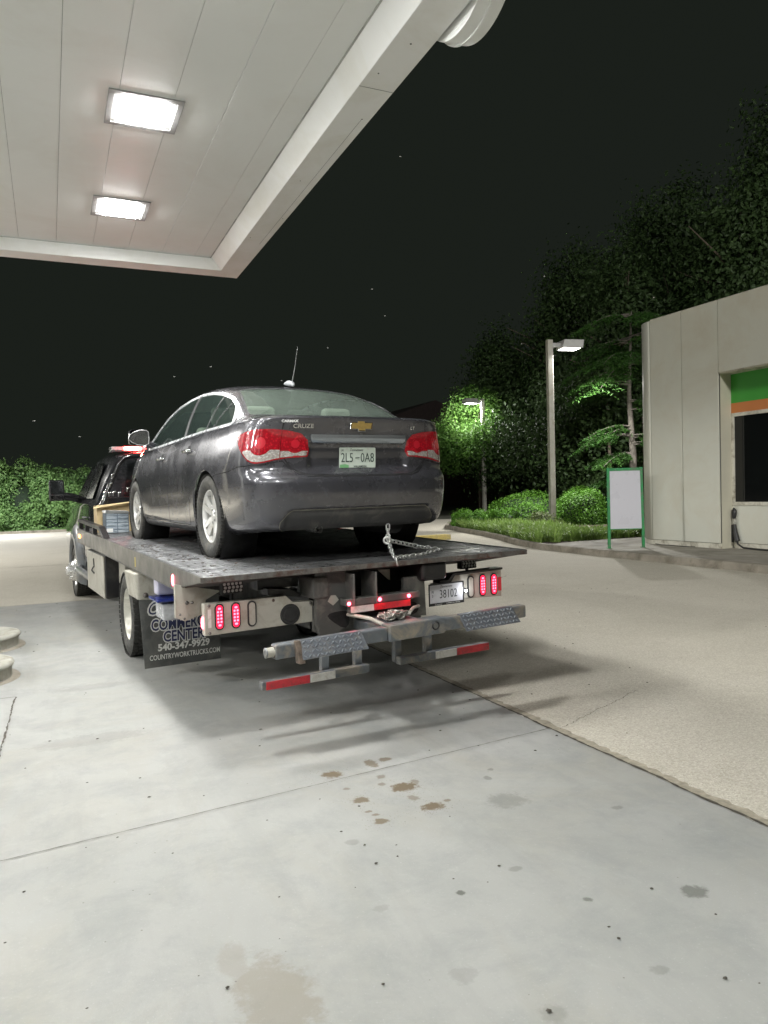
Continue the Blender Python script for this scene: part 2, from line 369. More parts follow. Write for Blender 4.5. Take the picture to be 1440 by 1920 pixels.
mb = MB(); mb.bb((XW, YS, DZ + .2), (XO - .01, YO - .01, DZ + .75)); mb.build('roof_slab', m_gap, can)
for cx, cy in ((-2.6, 10.0 - 1.2), (-2.6, 1.0)):
    mb = MB(); mb.bb((cx - .16, cy - .16, 0), (cx + .16, cy + .16, DZ)); mb.build('column', m_fas, can, bevel=.01)
for k_, (x_, y_, r_) in enumerate(((2.30, 4.55, .006), (2.24, 4.95, .005), (2.38, 5.6, .005), (2.28, 6.9, .004), (2.40, 7.9, .004), (2.22, 8.6, .004))):
    mb = MB(); mb.lathe([(0, .004), (r_, .003), (r_ * 1.3, 0)], (x_, y_, LZ), (0, 0, -1), 8); mb.build('screw', m_gap, can)
# round sign fixed on the outer face of the canopy edge, seen from behind
rs = MB(); CY, CZ, RR = 4.20, 4.93, .46
rs.lathe([(0, 0), (RR, 0), (RR, .085), (RR + .012, .085), (RR + .012, .10), (RR, .10), (RR - .01, .18), (0, .20)], (XO + .02, CY, CZ), (1, 0, 0), 72)
o = rs.build('round_sign', [m_can], None); md = o.modifiers.new('edge', 'EDGE_SPLIT'); md.split_angle = .6
tag(o, 'round white sign disc bolted to the outer edge of the canopy', 'sign')
# recessed lamps
m_lens = emit('canopy_lens', (1.0, 1.0, .985), 90.0)
LAMPW = 305
m_bez = pbr('lamp_bezel', (.30, .30, .295), .5, var=.1)
def canopy_light(cx, cy, label=None):
    r = empty('ceiling_light', (cx, cy, DZ), label=label or 'square recessed canopy lamp outside the photo, %s in the %s line' % ({8.59: 'first', 6.4: 'second', 4.21: 'third', 2.02: 'fourth', -.17: 'fifth', -2.36: 'sixth'}[cy], 'right' if cx > 0 else 'second' if cx > -4 else 'third' if cx > -8 else 'leftmost'), cat='ceiling light', group='recessed lamps in the canopy ceiling')
    fr = MB(); a, b_ = .285, .235
    for s0 in ((-a, -a, a, -b_), (-a, b_, a, a), (-a, -b_, -b_, b_), (b_, -b_, a, b_)): fr.bb((s0[0], s0[1], -.012), (s0[2], s0[3], -.001))
    fr.build('frame', m_bez, r, bevel=.003)
    ln = MB(); c_ = .185
    ln.add([(-b_, -b_, -.004), (b_, -b_, -.004), (b_, b_, -.004), (-b_, b_, -.004)], [(0, 1, 2, 3)]); ln.build('reflector', m_bez, r)
    ln = MB(); ln.bb((-c_, -c_, -.030), (c_, c_, -.006)); ln.build('lens', m_lens, r, bevel=.008)
    l = bpy.data.lights.new('lamp_light', 'SPOT'); l.energy = LAMPW; l.color = (1, 1, .975); l.spot_size = math.radians(176); l.spot_blend = .12; l.shadow_soft_size = .17
    lo = bpy.data.objects.new('lamp_light', l); COL.objects.link(lo); lo.parent = r; lo.location = (0, 0, -.05)
    return r
for j, yy in enumerate((8.59, 6.40, 4.21, -.17)):
    canopy_light(.805, yy, {0: 'bright square canopy ceiling lamp, lower and smaller of the two in view', 1: 'bright square canopy ceiling lamp, upper and larger of the two in view'}.get(j))
for xx in (-2.68, -6.2, -9.7):
    for yy in (8.59, 4.21, -.17): canopy_light(xx, yy)

# ================================================================ concrete island ends at left
m_isl = pbr('island_concrete', (.40, .395, .35), .8, var=.12, scale=3, bmp=.15, dirt=(.28, .27, .22), dscale=4)
def island(cx, cy, r, h, y1, label):
    e = empty('fuel_island', (cx, cy, 0), label=label, cat='fuel island', group='concrete fuel island ends at the left edge')
    mb = MB(); prof = [(r - .015, 0), (r - .02, h - .055), (r - .005, h - .05), (r + .004, h - .03), (r - .006, h - .008), (r - .035, h), (0, h)]
    mb.lathe(prof, (0, 0, 0), (0, 0, 1), 48); mb.build('cap', m_isl, e)
    mb = MB(); mb.lathe([(r + .05, 0), (r + .045, .01), (0, .01)], (0, 0, 0), (0, 0, 1), 48); mb.build('footing', m_kerb, e)
island(-.86, 9.28, .52, .155, 0, 'low round concrete island end at the left edge, the farther one')
island(-.84, 7.62, .50, .155, 0, 'low round concrete island end at the left edge, the nearer one')

# ================================================================ shop kiosk
m_wall = pbr('beige_panel', (.68, .685, .60), .5, var=.04, scale=.7, rvar=.1, dirt=(.64, .62, .52), dscale=.7)
m_wall2 = pbr('beige_plinth', (.70, .68, .58), .6, var=.06, scale=1.5, dirt=(.27, .24, .18), dscale=2.5)
m_grn = pbr('green_band', (.055, .36, .045), .45, var=.05, scale=1)
m_org = pbr('orange_band', (.62, .22, .065), .45, var=.05, scale=1)
m_glass = pbr('dark_glass', (.006, .007, .007), .06, spec=.6, var=.1)
kio = empty('shop_building', (13.6, 12.26, .139), label='beige panelled shop building with a green and orange band above its dark window', cat='building')
kio.location = (0, 0, 0)
X0, GZ, HZ = 13.6, .139, 5.60
def wall_panel(pts, z0, z1, name='wall_panel', mat=None, T=.03):
    mb = MB(); n = len(pts); vs = [(x, y, z0) for x, y in pts] + [(x, y, z1) for x, y in pts]
    mb.add(vs, [(i, i + 1, n + i + 1, n + i) for i in range(n - 1)], len(pts) > 2)
    o = mb.build(name, mat or m_wall, kio); s_ = o.modifiers.new('s', 'SOLIDIFY'); s_.thickness = T; s_.offset = -1; return o
arc = [(X0 + .62 - .62 * math.cos(t), 14.30 + .62 * math.sin(t)) for t in np.linspace(0, PI / 2, 14)]
wall_panel([(X0, 12.258), (X0, 13.289)], .262, HZ)
wall_panel([(X0, 13.311), (X0, 14.289)], .262, HZ)
wall_panel([(a, b_ + .011) for a, b_ in arc] + [(16.2, 14.928)], .262, HZ)
wall_panel([(16.208, 14.928), (19.2, 14.928)], .262, HZ); wall_panel([(19.208, 14.928), (22, 14.928)], .262, HZ)
mb = MB(); mb.bb((X0 + .03, 12.27, GZ), (22, 14.3, HZ - .03)); mb.bb((X0 + .66, 14.2, GZ), (22, 14.89, HZ - .04)); mb.bb((X0 + .42, 2, GZ), (22, 12.26, HZ - .05)); mb.build('core', m_gap, kio)
mb = MB(); mb.bb((X0 - .012, 12.262, GZ - .05), (X0 + .04, 14.30, .252)); 
n = len(arc); mb.add([(a - .012 * math.cos(i / (n - 1) * PI / 2), b_ + .012 * math.sin(i / (n - 1) * PI / 2), z) for z in (GZ - .05, .252) for i, (a, b_) in enumerate(arc)], [(i, i + 1, n + i + 1, n + i) for i in range(n - 1)], True)
mb.build('plinth', m_wall2, kio)
# short vertical reveals pressed into the panels
m_grv = pbr('groove', (.11, .10, .08), .8, var=.3, scale=3)
for y_, z0_, z1_ in ((13.775, 1.28, 3.05), (12.735, 1.30, 3.0)):
    mb = MB(); mb.bb((X0 - .0015, y_, z0_), (X0 + .003, y_ + .018, z1_)); mb.build('reveal_groove', m_grv, kio)
    mb = MB(); mb.lathe([(0, .01), (.012, .006), (.016, 0)], (X0, y_ + .009, z0_ - .02), (-1, 0, 0), 8); mb.build('fixing', m_grv, kio)
# header over the window bay
wall_panel([(X0, 2), (X0, 8.6)], 4.03, HZ); wall_panel([(X0, 8.611), (X0, 12.236)], 4.03, HZ)
mb = MB(); mb.bb((X0 + .001, 2, 4.0), (X0 + .40, 12.247, 4.029)); mb.build('soffit', m_wall2, kio)
mb = MB(); mb.bb((X0 + .031, 12.247, GZ), (X0 + .40, 12.262, 4.0)); mb.build('reveal', pbr('beige_reveal', (.55, .53, .43), .6, var=.08, scale=1), kio)
RX = X0 + .35
mb = MB(); mb.bb((RX, 2, 3.36), (RX + .05, 12.246, 4.0)); mb.build('green_band', m_grn, kio)
mb = MB(); mb.bb((RX - .002, 2, 3.14), (RX + .05, 12.246, 3.358)); mb.build('orange_band', m_org, kio)
mb = MB(); mb.bb((RX, 2, .262), (RX + .05, 12.246, 1.09)); mb.build('wall', m_wall, kio)
mb = MB(); mb.bb((RX - .012, 2, GZ - .05), (RX + .05, 12.2, .252)); mb.build('plinth', m_wall2, kio)
wn = MB()
for a, b_ in (((RX - .02, 2, 3.06), (RX + .04, 12.246, 3.138)), ((RX - .02, 2, 1.092), (RX + .04, 12.246, 1.17)), ((RX - .019, 12.17, 1.171), (RX + .04, 12.245, 3.059)), ((RX - .019, 9.7, 1.171), (RX + .04, 9.77, 3.059)), ((RX - .019, 7.2, 1.171), (RX + .04, 7.27, 3.059))): wn.bb(a, b_)
wo = wn.build('window', m_wall2, kio, bevel=.004)
mb = MB(); mb.bb((RX + .01, 2, 1.15), (RX + .02, 12.2, 3.08)); mb.build('pane', m_glass, wo)
mb = MB(); mb.bb((X0 - .01, 2, HZ), (22, 14.3, HZ + .03)); mb.build('roof_cap', m_wall2, kio)

# black hose with its sleeve, hanging at the edge of the window bay
hs = empty('air_hose', (13.9, 12.2, .14), label='black hose with torn sleeves hanging on the wall beside the shop window', cat='hose'); hs.location = (0, 0, 0)
hx = RX - .05
mb = MB(); mb.ring([(hx, 12.17, 1.04), (hx + .01, 12.165, .98), (hx, 12.155, .9), (hx, 12.17, .80)], [.012, .05, .05, .035], 10); mb.build('nozzle', M['black'], hs)
mb = MB(); mb.bb((hx - .02, 12.13, .66), (hx + .04, 12.20, .80)); mb.build('bracket', M['alu'], hs, bevel=.006)
mb = MB(); mb.bb((hx - .01, 12.205, .27), (hx + .04, 12.24, .66)); mb.build('sleeve', M['black'], hs, bevel=.01)
mb = MB(); mb.ring([(hx, 12.16, .67), (hx - .01, 12.13, .5), (hx - .02, 12.07, .3)], [.035, .05, .06], 8); mb.build('sleeve', M['black'], hs)
mb = MB(); mb.ring([(hx, 12.16, .7), (hx - .02, 12.12, .45), (hx - .05, 12.03, .24), (hx - .1, 11.85, .172), (hx - .13, 11.4, .16), (hx - .1, 10.8, .16), (hx - .2, 10.2, .16)], .02, 8); mb.build('hose_line', M['black'], hs)
mb = MB(); mb.ring([(13.56, 14.2, .152), (13.45, 13.9, .15), (13.5, 13.6, .15), (13.43, 13.2, .15), (13.5, 12.9, .15)], .009, 6); tag(mb.build('cable', M['black']), 'thin dark cable lying on the sidewalk along the shop wall', 'cable')

# poster stand
m_sg = pbr('green_frame', (.03, .26, .085), .5, var=.2, scale=6, dirt=(.12, .2, .12), dscale=7)
m_bd = pbr('poster_board', (.62, .62, .68), .3, var=.02, scale=1)
st = empty('poster_stand', (12.30, 13.81, .14), (0, 0, math.atan2(-.31, .71)), label='blank white poster board in a green frame standing on the sidewalk', cat='sign stand')
W2 = .40
for s_ in (-1, 1):
    lg = MB(); x = s_ * (W2 + .0)
    lg.hexa([(x - .03, -.03, 0), (x + .03, -.03, 0), (x + .03, .03, 0), (x - .03, .03, 0), (x * .965 - .03, .02, 1.88), (x * .965 + .03, .02, 1.88), (x * .965 + .03, .08, 1.88), (x * .965 - .03, .08, 1.88)]); lg.build('leg', m_sg, st, bevel=.005)
    lg = MB(); lg.bb((x - .05, -.04, 0), (x + .05, .07, .012)); lg.build('foot', m_sg, st)
mb = MB(); mb.bb((-W2 + .0, .03, 1.80), (W2 - .0, .075, 1.87)); mb.bb((-W2, .0, .43), (W2, .045, .48)); mb.build('cross_rail', m_sg, st, bevel=.004)
mb = MB(); mb.hexa([(-W2 + .02, -.002, .45), (W2 - .02, -.002, .45), (W2 - .02, .02, .45), (-W2 + .02, .02, .45), (-W2 + .035, .035, 1.83), (W2 - .035, .035, 1.83), (W2 - .035, .055, 1.83), (-W2 + .035, .055, 1.83)]); mb.build('board', m_bd, st)

# ================================================================ street lamps, and added fill lamps out of view
m_post = pbr('post_paint', (.50, .49, .44), .5, var=.07, scale=2, dirt=(.4, .37, .3), dscale=3)
m_head = pbr('head_paint', (.52, .52, .52), .45, var=.05)
def street_or_fill_lamp(x, y, z, h, ang, label, watts, post=True, col=(1, .98, .93), ll=16, cone=2.75):
    e = empty('street_or_fill_lamp', (x, y, z), (0, 0, ang), label=label, cat='street lamp', group='street lamps round the forecourt')
    if post:
        mb = MB(); mb.bb((-.11, -.11, 0), (.11, .11, h)); mb.build('post', m_post, e, bevel=.015)
        mb = MB(); mb.bb((-.2, -.2, 0), (.2, .2, .03)); mb.build('base_plate', m_post, e, bevel=.01)
    mb = MB(); mb.bb((.11, -.06, h - .30), (.55, .06, h - .12)); mb.build('arm', m_head, e, bevel=.01)
    mb = MB(); mb.hexa([(.42, -.32, h - .34), (1.30, -.32, h - .34), (1.30, .32, h - .34), (.42, .32, h - .34), (.50, -.34, h - .02), (1.34, -.34, h - .02), (1.34, .34, h - .02), (.50, .34, h - .02)]); mb.build('head', m_head, e, bevel=.02)
    mb = MB(); mb.add([(.46 + .05, -.27, h - .355), (1.20, -.27, h - .355), (1.20, .27, h - .355), (.51, .27, h - .355)], [(3, 2, 1, 0)]); mb.build('lens', emit('street_lens', col, ll), e)
    l = bpy.data.lights.new('lamp_light', 'SPOT' if cone else 'POINT'); l.energy = watts; l.color = col; l.shadow_soft_size = .22 if h < 20 else 2.5
    if cone: l.spot_size = cone; l.spot_blend = .35
    lo = bpy.data.objects.new('lamp_light', l); COL.objects.link(lo); lo.parent = e; lo.location = (.85, 0, h - .42)
    return e
LA = math.atan2(-.406, .914)
street_or_fill_lamp(18.33, 24.76, .115, 7.34, LA + .22, 'tall square street lamp post with lit box head, standing in the planting bed', 4600)
street_or_fill_lamp(26.4, 43.05, .115, 7.5, LA + PI + .35, 'distant street lamp whose lit head shines through the round leafy tree', 950, ll=10, cone=None)
street_or_fill_lamp(26.5, 8.5, 0, 8.5, 0, 'added unseen fill lamp behind the shop building, lighting the dark trees', 2500, cone=None)  # added lamp out of view, lifts the dark tree crowns
street_or_fill_lamp(-6, -31, 0, 26, PI / 2, 'added unseen fill lamp on a tall mast far behind the camera and the canopy', 42000, cone=None)  # added fill: brightens shop wall, trees and the paving outside the canopy
street_or_fill_lamp(-10.5, 23.0, 0, 7.5, 0, 'added unseen fill lamp far out on the left, beyond the canopy', 8000, cone=3.0)  # unseen lamp added to brighten the far left paving
street_or_fill_lamp(-4.25, 39.2, 0, 6.6, LA + .1, 'street lamp cut off by the left edge above the hedge', 4200, col=(.95, .97, 1), ll=40)

# dark gabled building far behind
hb = empty('far_building', (0, 0, 0), label='unlit dark building with a low pitched roof far behind the car', cat='building')
m_hb = pbr('far_brick', (.10, .055, .045), .9); m_hr = pbr('far_roof', (.055, .04, .038), .9)
mb = MB(); mb.bb((27, 72, 0), (48, 84, 7.0)); mb.build('wall', m_hb, hb)
mb = MB(); mb.prism([(25.5, 6.9), (38, 11.3), (50, 6.9)], (0, 71.4, 0), (1, 0, 0), (0, 0, 1), (0, 13, 0)); mb.build('roof', m_hr, hb)

# ================================================================ plants
def leafmat(name, c0, c1, rough=.5, sub=.0, ns=.5):
    m, nt, b = newmat(name); g = nd(nt, 'ShaderNodeNewGeometry')
    col = ramp(nt, g.outputs['Random Per Island'], [(0, c0), (1, c1)])
    col = mixc(nt, ramp(nt, noise(nt, ns, 3, coord(nt, 'Object')), [(.3, g3(0)), (.7, g3(.45))]), col, tuple(c * 1.6 for c in c1))
    nt.links.new(col, b.inputs['Base Color']); b.inputs['Roughness'].default_value = rough; b.inputs['Specular IOR Level'].default_value = .35
    tr = nd(nt, 'ShaderNodeBsdfTranslucent'); nt.links.new(col, tr.inputs[0]); mx = nd(nt, 'ShaderNodeMixShader'); mx.inputs[0].default_value = .3
    nt.links.new(b.outputs[0], mx.inputs[1]); nt.links.new(tr.outputs[0], mx.inputs[2]); nt.links.new(mx.outputs[0], nt.nodes['Material Output'].inputs[0])
    return m
m_leafD = leafmat('leaf_dark', (.036, .068, .026), (.062, .108, .036))
m_leafG = leafmat('leaf_green', (.03, .09, .02), (.06, .15, .028))
m_leafY = leafmat('leaf_bright', (.05, .125, .028), (.12, .23, .05))
m_leafB = leafmat('leaf_box', (.04, .125, .014), (.11, .25, .028), ns=2)
m_bark = pbr('bark', (.16, .13, .10), .9, var=.4, scale=8, bmp=.6, bscale=30)
m_barkL = pbr('bark_light', (.33, .30, .26), .85, var=.3, scale=6, bmp=.4, bscale=20)
def leaf_cards(C_, N_, size, asp=.55, r=rng):
    """small folded leaf shapes: centre array, preferred normal (or None)"""
    n = len(C_); a = r.normal(size=(n, 3)); 
    if N_ is not None: a = a * .55 + N_
    a /= np.linalg.norm(a, axis=1)[:, None]; t = np.cross(a, r.normal(size=(n, 3))); t /= np.linalg.norm(t, axis=1)[:, None]; u = np.cross(a, t)
    s_ = (size * r.uniform(.6, 1.3, n))[:, None]
    p0 = C_ - t * s_; p1 = C_ + u * s_ * asp + a * s_ * .15; p2 = C_ + t * s_; p3 = C_ - u * s_ * asp + a * s_ * .15
    V = np.stack([p0, p1, p2, p3], 1).reshape(-1, 3); F_ = np.arange(4 * n).reshape(n, 4); return V, F_
def crown_points(blobs, nclump, per, spread, r=rng):
    out, nn = [], []
    wts = np.array([b[3] * b[4] * b[5] for b in blobs]) ** .67; wts /= wts.sum()
    for bi, b in enumerate(blobs):
        k = int(nclump * wts[bi]); d = r.normal(size=(k, 3)); d /= np.linalg.norm(d, axis=1)[:, None]
        rad = r.uniform(.5, 1.06, k) ** .6; c = np.array(b[:3]) + d * rad[:, None] * np.array(b[3:6])
        P = c[:, None, :] + r.normal(size=(k, per, 3)) * spread; out.append(P.reshape(-1, 3)); nn.append(np.repeat(d, per, 0))
    return np.concatenate(out), np.concatenate(nn)
def tree(x, y, z, blobs, trunk, limbs, nclump, per, spread, size, mleaf, mbark, label, group=None, seed=1, name='tree', clear=None):
    r = np.random.default_rng(seed); e = empty(name, (x, y, z), label=label, cat='tree', group=group)
    P, N_ = crown_points(blobs, nclump, per, spread, r)
    if clear: k_ = np.linalg.norm(P - np.array(clear[:3]), axis=1) > clear[3] * r.uniform(.75, 1.1, len(P)); P, N_ = P[k_], N_[k_]
    V, F_ = leaf_cards(P, N_, size, r=r)
    nmesh('crown', V, F_, mleaf, e, smooth=False)
    mb = MB(); mb.ring([p[:3] for p in trunk], [p[3] for p in trunk], 10)
    for L in limbs: mb.ring([p[:3] for p in L], [p[3] for p in L], 6)
    mb.build('trunk', mbark, e); return e
def rl(top, n, h0, spread, r0, seed):
    r = random.Random(seed); out = []
    for i in range(n):
        a = r.uniform(0, 2 * PI); h = r.uniform(h0, top[2] * .8); L = spread * r.uniform(.5, 1)
        out.append([(0, 0, h, r0), (math.cos(a) * L * .45, math.sin(a) * L * .45, h + L * .35, r0 * .6), (math.cos(a) * L, math.sin(a) * L, h + L * .6, r0 * .2)])
    return out
# round ornamental tree with a lamp behind it
tree(27.1, 44.7, .1, [(0, 0, 5.2, 3.0, 2.8, 2.4), (-1.5, .6, 4.6, 1.9, 1.8, 1.9), (2.2, -.8, 4.4, 2.4, 2.2, 2.0), (-.3, 0, 6.9, 1.7, 1.6, 1.3), (4.3, -1.8, 4.2, 1.6, 1.6, 1.5)],
     [(0, 0, 0, .14), (0, 0, 2.2, .12), (.05, 0, 4.5, .08), (0, 0, 7, .03)], rl((0, 0, 7), 9, 2.6, 2.8, .05, 3), 640, 46, .28, .115, m_leafY, m_bark,
     'round leafy tree lit bright green by the lamp inside it', seed=5, clear=(-1.6, -1.5, 6.9, 1.5))
# big dark trees
def big(x, y, hgt, rad, label, seed, mat=None, n=1150):
    r = random.Random(seed); bl = []
    for k in range(9):
        t = k / 8; a = r.uniform(0, 6.28); q_ = rad * (.95 - .50 * t) ; off = rad * .35 * (1 - t)
        bl.append((math.cos(a) * off, math.sin(a) * off, hgt * (.20 + .68 * t), q_ * r.uniform(.75, 1.15), q_ * r.uniform(.75, 1.15), hgt * .14))
    return tree(x, y, 0, bl, [(0, 0, 0, .38), (.1, 0, hgt * .35, .28), (0, .1, hgt * .7, .14), (0, 0, hgt * .93, .04)], rl((0, 0, hgt), 12, hgt * .22, rad * .9, .09, seed), n, 54, .55, .135, mat or m_leafD, m_bark, label,
                'tall dark trees behind the planting bed', seed)
big(32.4, 40.6, 17.0, 5.6, 'broad dark tree behind the bright round tree, leftmost of the dark mass', 11)
big(35.6, 35.2, 19.6, 6.2, 'broad dark tree rising straight behind the near street lamp head', 12)
big(38.6, 29.2, 23.0, 6.6, 'broad dark tree rising between the street lamp and the shop roof', 13)
big(41.0, 22.4, 27.5, 7.2, 'tallest dark tree, towering above the corner of the shop roof', 14)
big(30.4, 47.0, 13.0, 4.2, 'lower dark tree at the left end of the dark mass, just above the round tree', 15, n=600)
big(29.6, 32.9, 14.6, 4.4, 'mid-height dark tree just left of the near street lamp post top', 16, n=700)
big(31.9, 27.3, 16.4, 4.6, 'mid-height dark tree above the feathery cypress', 17, n=700)
big(35.6, 18.8, 22.0, 6.0, 'dark tree over the shop roof at the right edge', 18, n=800)
# cypress-like tree with drooping sprays beside the shop wall
def droop_tree(x, y, z, hgt, label, seed, tiers, mat, lean=0):
    r = np.random.default_rng(seed); e = empty('cypress_tree', (x, y, z), label=label, cat='tree'); P, N_ = [], []; mb = MB()
    mb.ring([(0, 0, 0, ), (.12, 0, hgt * .3), (.02, .1, hgt * .6), (.15, 0, hgt)], [.20, .16, .10, .03], 10)
    for (h, L, ang, n) in tiers:
        for k in range(n):
            a = ang + r.uniform(-.9, .9) if ang is not None else r.uniform(0, 6.28); l = L * r.uniform(.7, 1.1); hh = h + r.uniform(-.25, .25)
            d = np.array([math.cos(a), math.sin(a), 0]); path = [np.array([0, 0, hh]) + d * l * t + np.array([0, 0, .18 * l * t - .42 * l * t * t]) for t in np.linspace(0, 1, 7)]
            mb.ring([tuple(p) for p in path], [.04 * (1 - i / 8) for i in range(7)], 5)
            for q_ in range(60):
                t = r.uniform(.2, 1.05); b0 = np.array([0, 0, hh]) + d * l * t + np.array([0, 0, .18 * l * t - .42 * l * t * t]); side = np.cross(d, [0, 0, 1]) * r.choice([-1, 1])
                ln = .62 * l * (.45 - .3 * abs(t - .5)) * r.uniform(.3, 1.5)
                for m_ in range(9):
                    s_ = m_ / 8; P.append(b0 + side * ln * s_ + d * ln * s_ * .5 + np.array([0, 0, -.28 * ln * s_ - .25 * s_ * s_ * ln]) + r.normal(size=3) * .02); N_.append([0, 0, 1.])
    V, F_ = leaf_cards(np.array(P), np.array(N_), .075, .32, r); nmesh('crown', V, F_, mat, e, smooth=False); mb.build('trunk', pbr('cypress_bark', (.20, .18, .155), .85, var=.3, scale=6, bmp=.4, bscale=20), e); return e
droop_tree(24.6, 27.2, .1, 9.5, 'feathery cypress with a pale trunk and drooping sprays beside the shop wall', 21,
           [(6.6, 3.3, 2.9, 6), (7.3, 3.0, 3.4, 5), (6.2, 2.5, 2.4, 4), (4.0, 2.4, 2.75, 6), (3.1, 2.1, 2.9, 5), (3.6, 1.8, -.4, 4), (1.9, 1.7, 2.9, 4), (8.2, 3.0, None, 10), (9.2, 2.4, None, 10), (7.2, 2.6, -.6, 4), (5.2, 1.4, -.5, 3)], m_leafG)
for (tx_, ty_, lab) in ((25.9, 30.2, 'thin bare lower trunk in the dark behind the clipped shrubs, the left one'), (27.6, 29.6, 'thin bare lower trunk in the dark behind the clipped shrubs, the right one')):
    e = empty('young_tree', (tx_, ty_, .1), label=lab, cat='tree', group='thin trunks behind the shrubs'); mb = MB(); mb.ring([(0, 0, 0), (.05, 0, 2.5), (0, .1, 6)], [.11, .09, .04], 8); mb.build('trunk', m_bark, e)
    r_ = np.random.default_rng(int(tx_)); P, N_ = crown_points([(0, 0, 6, 1.8, 1.8, 2)], 90, 30, .3, r_); V, F_ = leaf_cards(P, N_, .13, r=r_); nmesh('crown', V, F_, m_leafD, e, smooth=False)

def shrub(x, y, z, rx, ry, rz, n, size, mat, label, group, seed, rough=.06, name='shrub', power=1.0, spread=.0):
    r = np.random.default_rng(seed); e = empty(name, (x, y, z), label=label, cat='shrub', group=group)
    d = r.normal(size=(n, 3)); d[:, 2] = np.abs(d[:, 2]) * power - .12; d /= np.linalg.norm(d, axis=1)[:, None]
    k = 6; ph = r.uniform(0, 6.28, (k, 3)); fr = r.normal(size=(k, 3)) * 3.2; lump = sum(np.sin(d @ fr[i] + ph[i, 0]) for i in range(k)) / k
    rad = 1 + lump * rough * 2.2 - np.abs(r.normal(size=n)) * rough * 1.2
    P = d * rad[:, None] * np.array([rx, ry, rz]) + r.normal(size=(n, 3)) * spread; P[:, 2] = np.maximum(P[:, 2] + .02, .01)
    V, F_ = leaf_cards(P, d, size, .6, r); nmesh('foliage', V, F_, mat, e, smooth=False)
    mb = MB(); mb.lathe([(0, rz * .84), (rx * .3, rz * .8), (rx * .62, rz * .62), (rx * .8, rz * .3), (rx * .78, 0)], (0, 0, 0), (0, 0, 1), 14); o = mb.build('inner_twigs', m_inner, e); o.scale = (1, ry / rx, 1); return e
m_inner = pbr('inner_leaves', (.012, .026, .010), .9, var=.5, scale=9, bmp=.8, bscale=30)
def billow(x, y, z, rx, ry, rz, n, k, rm, size, mat, label, group, seed):
    r = np.random.default_rng(seed); e = empty('shrub', (x, y, z), label=label, cat='shrub', group=group)
    d = r.normal(size=(k, 3)); d[:, 2] = np.abs(d[:, 2]) * 1.1 - .25; d /= np.linalg.norm(d, axis=1)[:, None]
    c = d * r.uniform(.62, 1.0, k)[:, None] * np.array([rx, ry, rz]); m = n // k; rr = rm * r.uniform(.5, 1.35, k)
    u = r.normal(size=(k, m, 3)) + d[:, None, :] * .9; u /= np.linalg.norm(u, axis=2)[..., None]
    rad = rr[:, None] * (1 - np.abs(r.normal(size=(k, m))) * .16 + (r.uniform(size=(k, m)) > .93) * .35)
    P = (c[:, None, :] + u * rad[..., None]).reshape(-1, 3); P[:, 2] = np.maximum(P[:, 2], .02); nn = (u + np.array([0, 0, .35])).reshape(-1, 3)
    V, F_ = leaf_cards(P, nn, size, .6, r); nmesh('foliage', V, F_, mat, e, smooth=False)
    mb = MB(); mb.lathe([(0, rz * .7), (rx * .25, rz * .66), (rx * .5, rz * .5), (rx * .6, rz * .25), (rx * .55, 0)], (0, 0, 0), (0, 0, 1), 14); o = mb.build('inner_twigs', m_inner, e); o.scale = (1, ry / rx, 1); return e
G = 'clipped shrubs in the planting bed'
shrub(19.6, 24.55, .11, 1.12, 1.1, 1.42, 9500, .042, m_leafB, 'large bright clipped round shrub right of the street lamp post', G, 31, .09, spread=.035)
billow(20.6, 23.2, .11, .62, .6, .70, 3800, 30, .22, .04, m_leafY, 'small yellow-green shrub in front of the poster stand', G, 32)
shrub(20.2, 29.2, .11, 1.9, 1.5, 1.32, 8000, .04, m_leafB, 'wide dark clipped shrub behind and left of the street lamp post', G, 33, .10, spread=.04)
shrub(18.0, 26.2, .11, .95, .9, .92, 5200, .04, m_leafB, 'clipped shrub just left of the street lamp post', G, 34, .13, spread=.045)
shrub(23.4, 29.5, .11, 1.5, 1.4, 1.45, 5500, .045, m_leafB, 'dark clipped shrub showing behind the large bright one', G, 38, .10, spread=.04)
G2 = 'loose low shrubs at the left end of the bed'
billow(15.9, 26.9, .11, .9, .85, .66, 4200, 34, .24, .042, m_leafB, 'loose low shrub at the far left end of the bed', G2, 35)
billow(17.0, 26.3, .11, .85, .85, .74, 4200, 34, .24, .042, m_leafB, 'loose low shrub below the round tree trunk', G2, 36)
shrub(17.15, 23.7, .11, .62, .6, .52, 2600, .045, leafmat('leaf_olive', (.06, .09, .03), (.12, .15, .05)), 'small brownish low shrub among the grass tufts', G2, 37, .18, spread=.05)
# liriope-like tufts
def tufts(pts, name, mat, label, seed=9, blades=40, L=.40):
    r = np.random.default_rng(seed); V, F_ = [], []; b0 = 0; Vs = []
    for (x, y, s_) in pts:
        for k in range(blades):
            a = r.uniform(0, 6.28); l = L * s_ * r.uniform(.6, 1.15); out = r.uniform(.25, .95); w_ = .012 * s_ * r.uniform(.8, 1.4); px, py = -math.sin(a) * w_, math.cos(a) * w_
            bx, by = x + r.normal() * .05, y + r.normal() * .05
            for t, ww in ((0, 1), (.4, 1), (.75, .8), (1, .15)):
                rr = out * l * t * (.5 + .5 * t); h = l * (t * 1.0 - .62 * out * t * t); cx_, cy_ = bx + math.cos(a) * rr, by + math.sin(a) * rr
                Vs.append((cx_ - px * ww, cy_ - py * ww, .115 + h)); Vs.append((cx_ + px * ww, cy_ + py * ww, .115 + h))
            for j in range(3): F_.append((b0 + 2 * j, b0 + 2 * j + 1, b0 + 2 * j + 3, b0 + 2 * j + 2))
            b0 += 8
    return tag(nmesh(name, np.array(Vs), np.array(F_), mat, None, smooth=False), label, kind='stuff')
pts = []
kk = [(kerb[i], kerb[i + 1]) for i in range(4, 9)]
rr_ = random.Random(4)
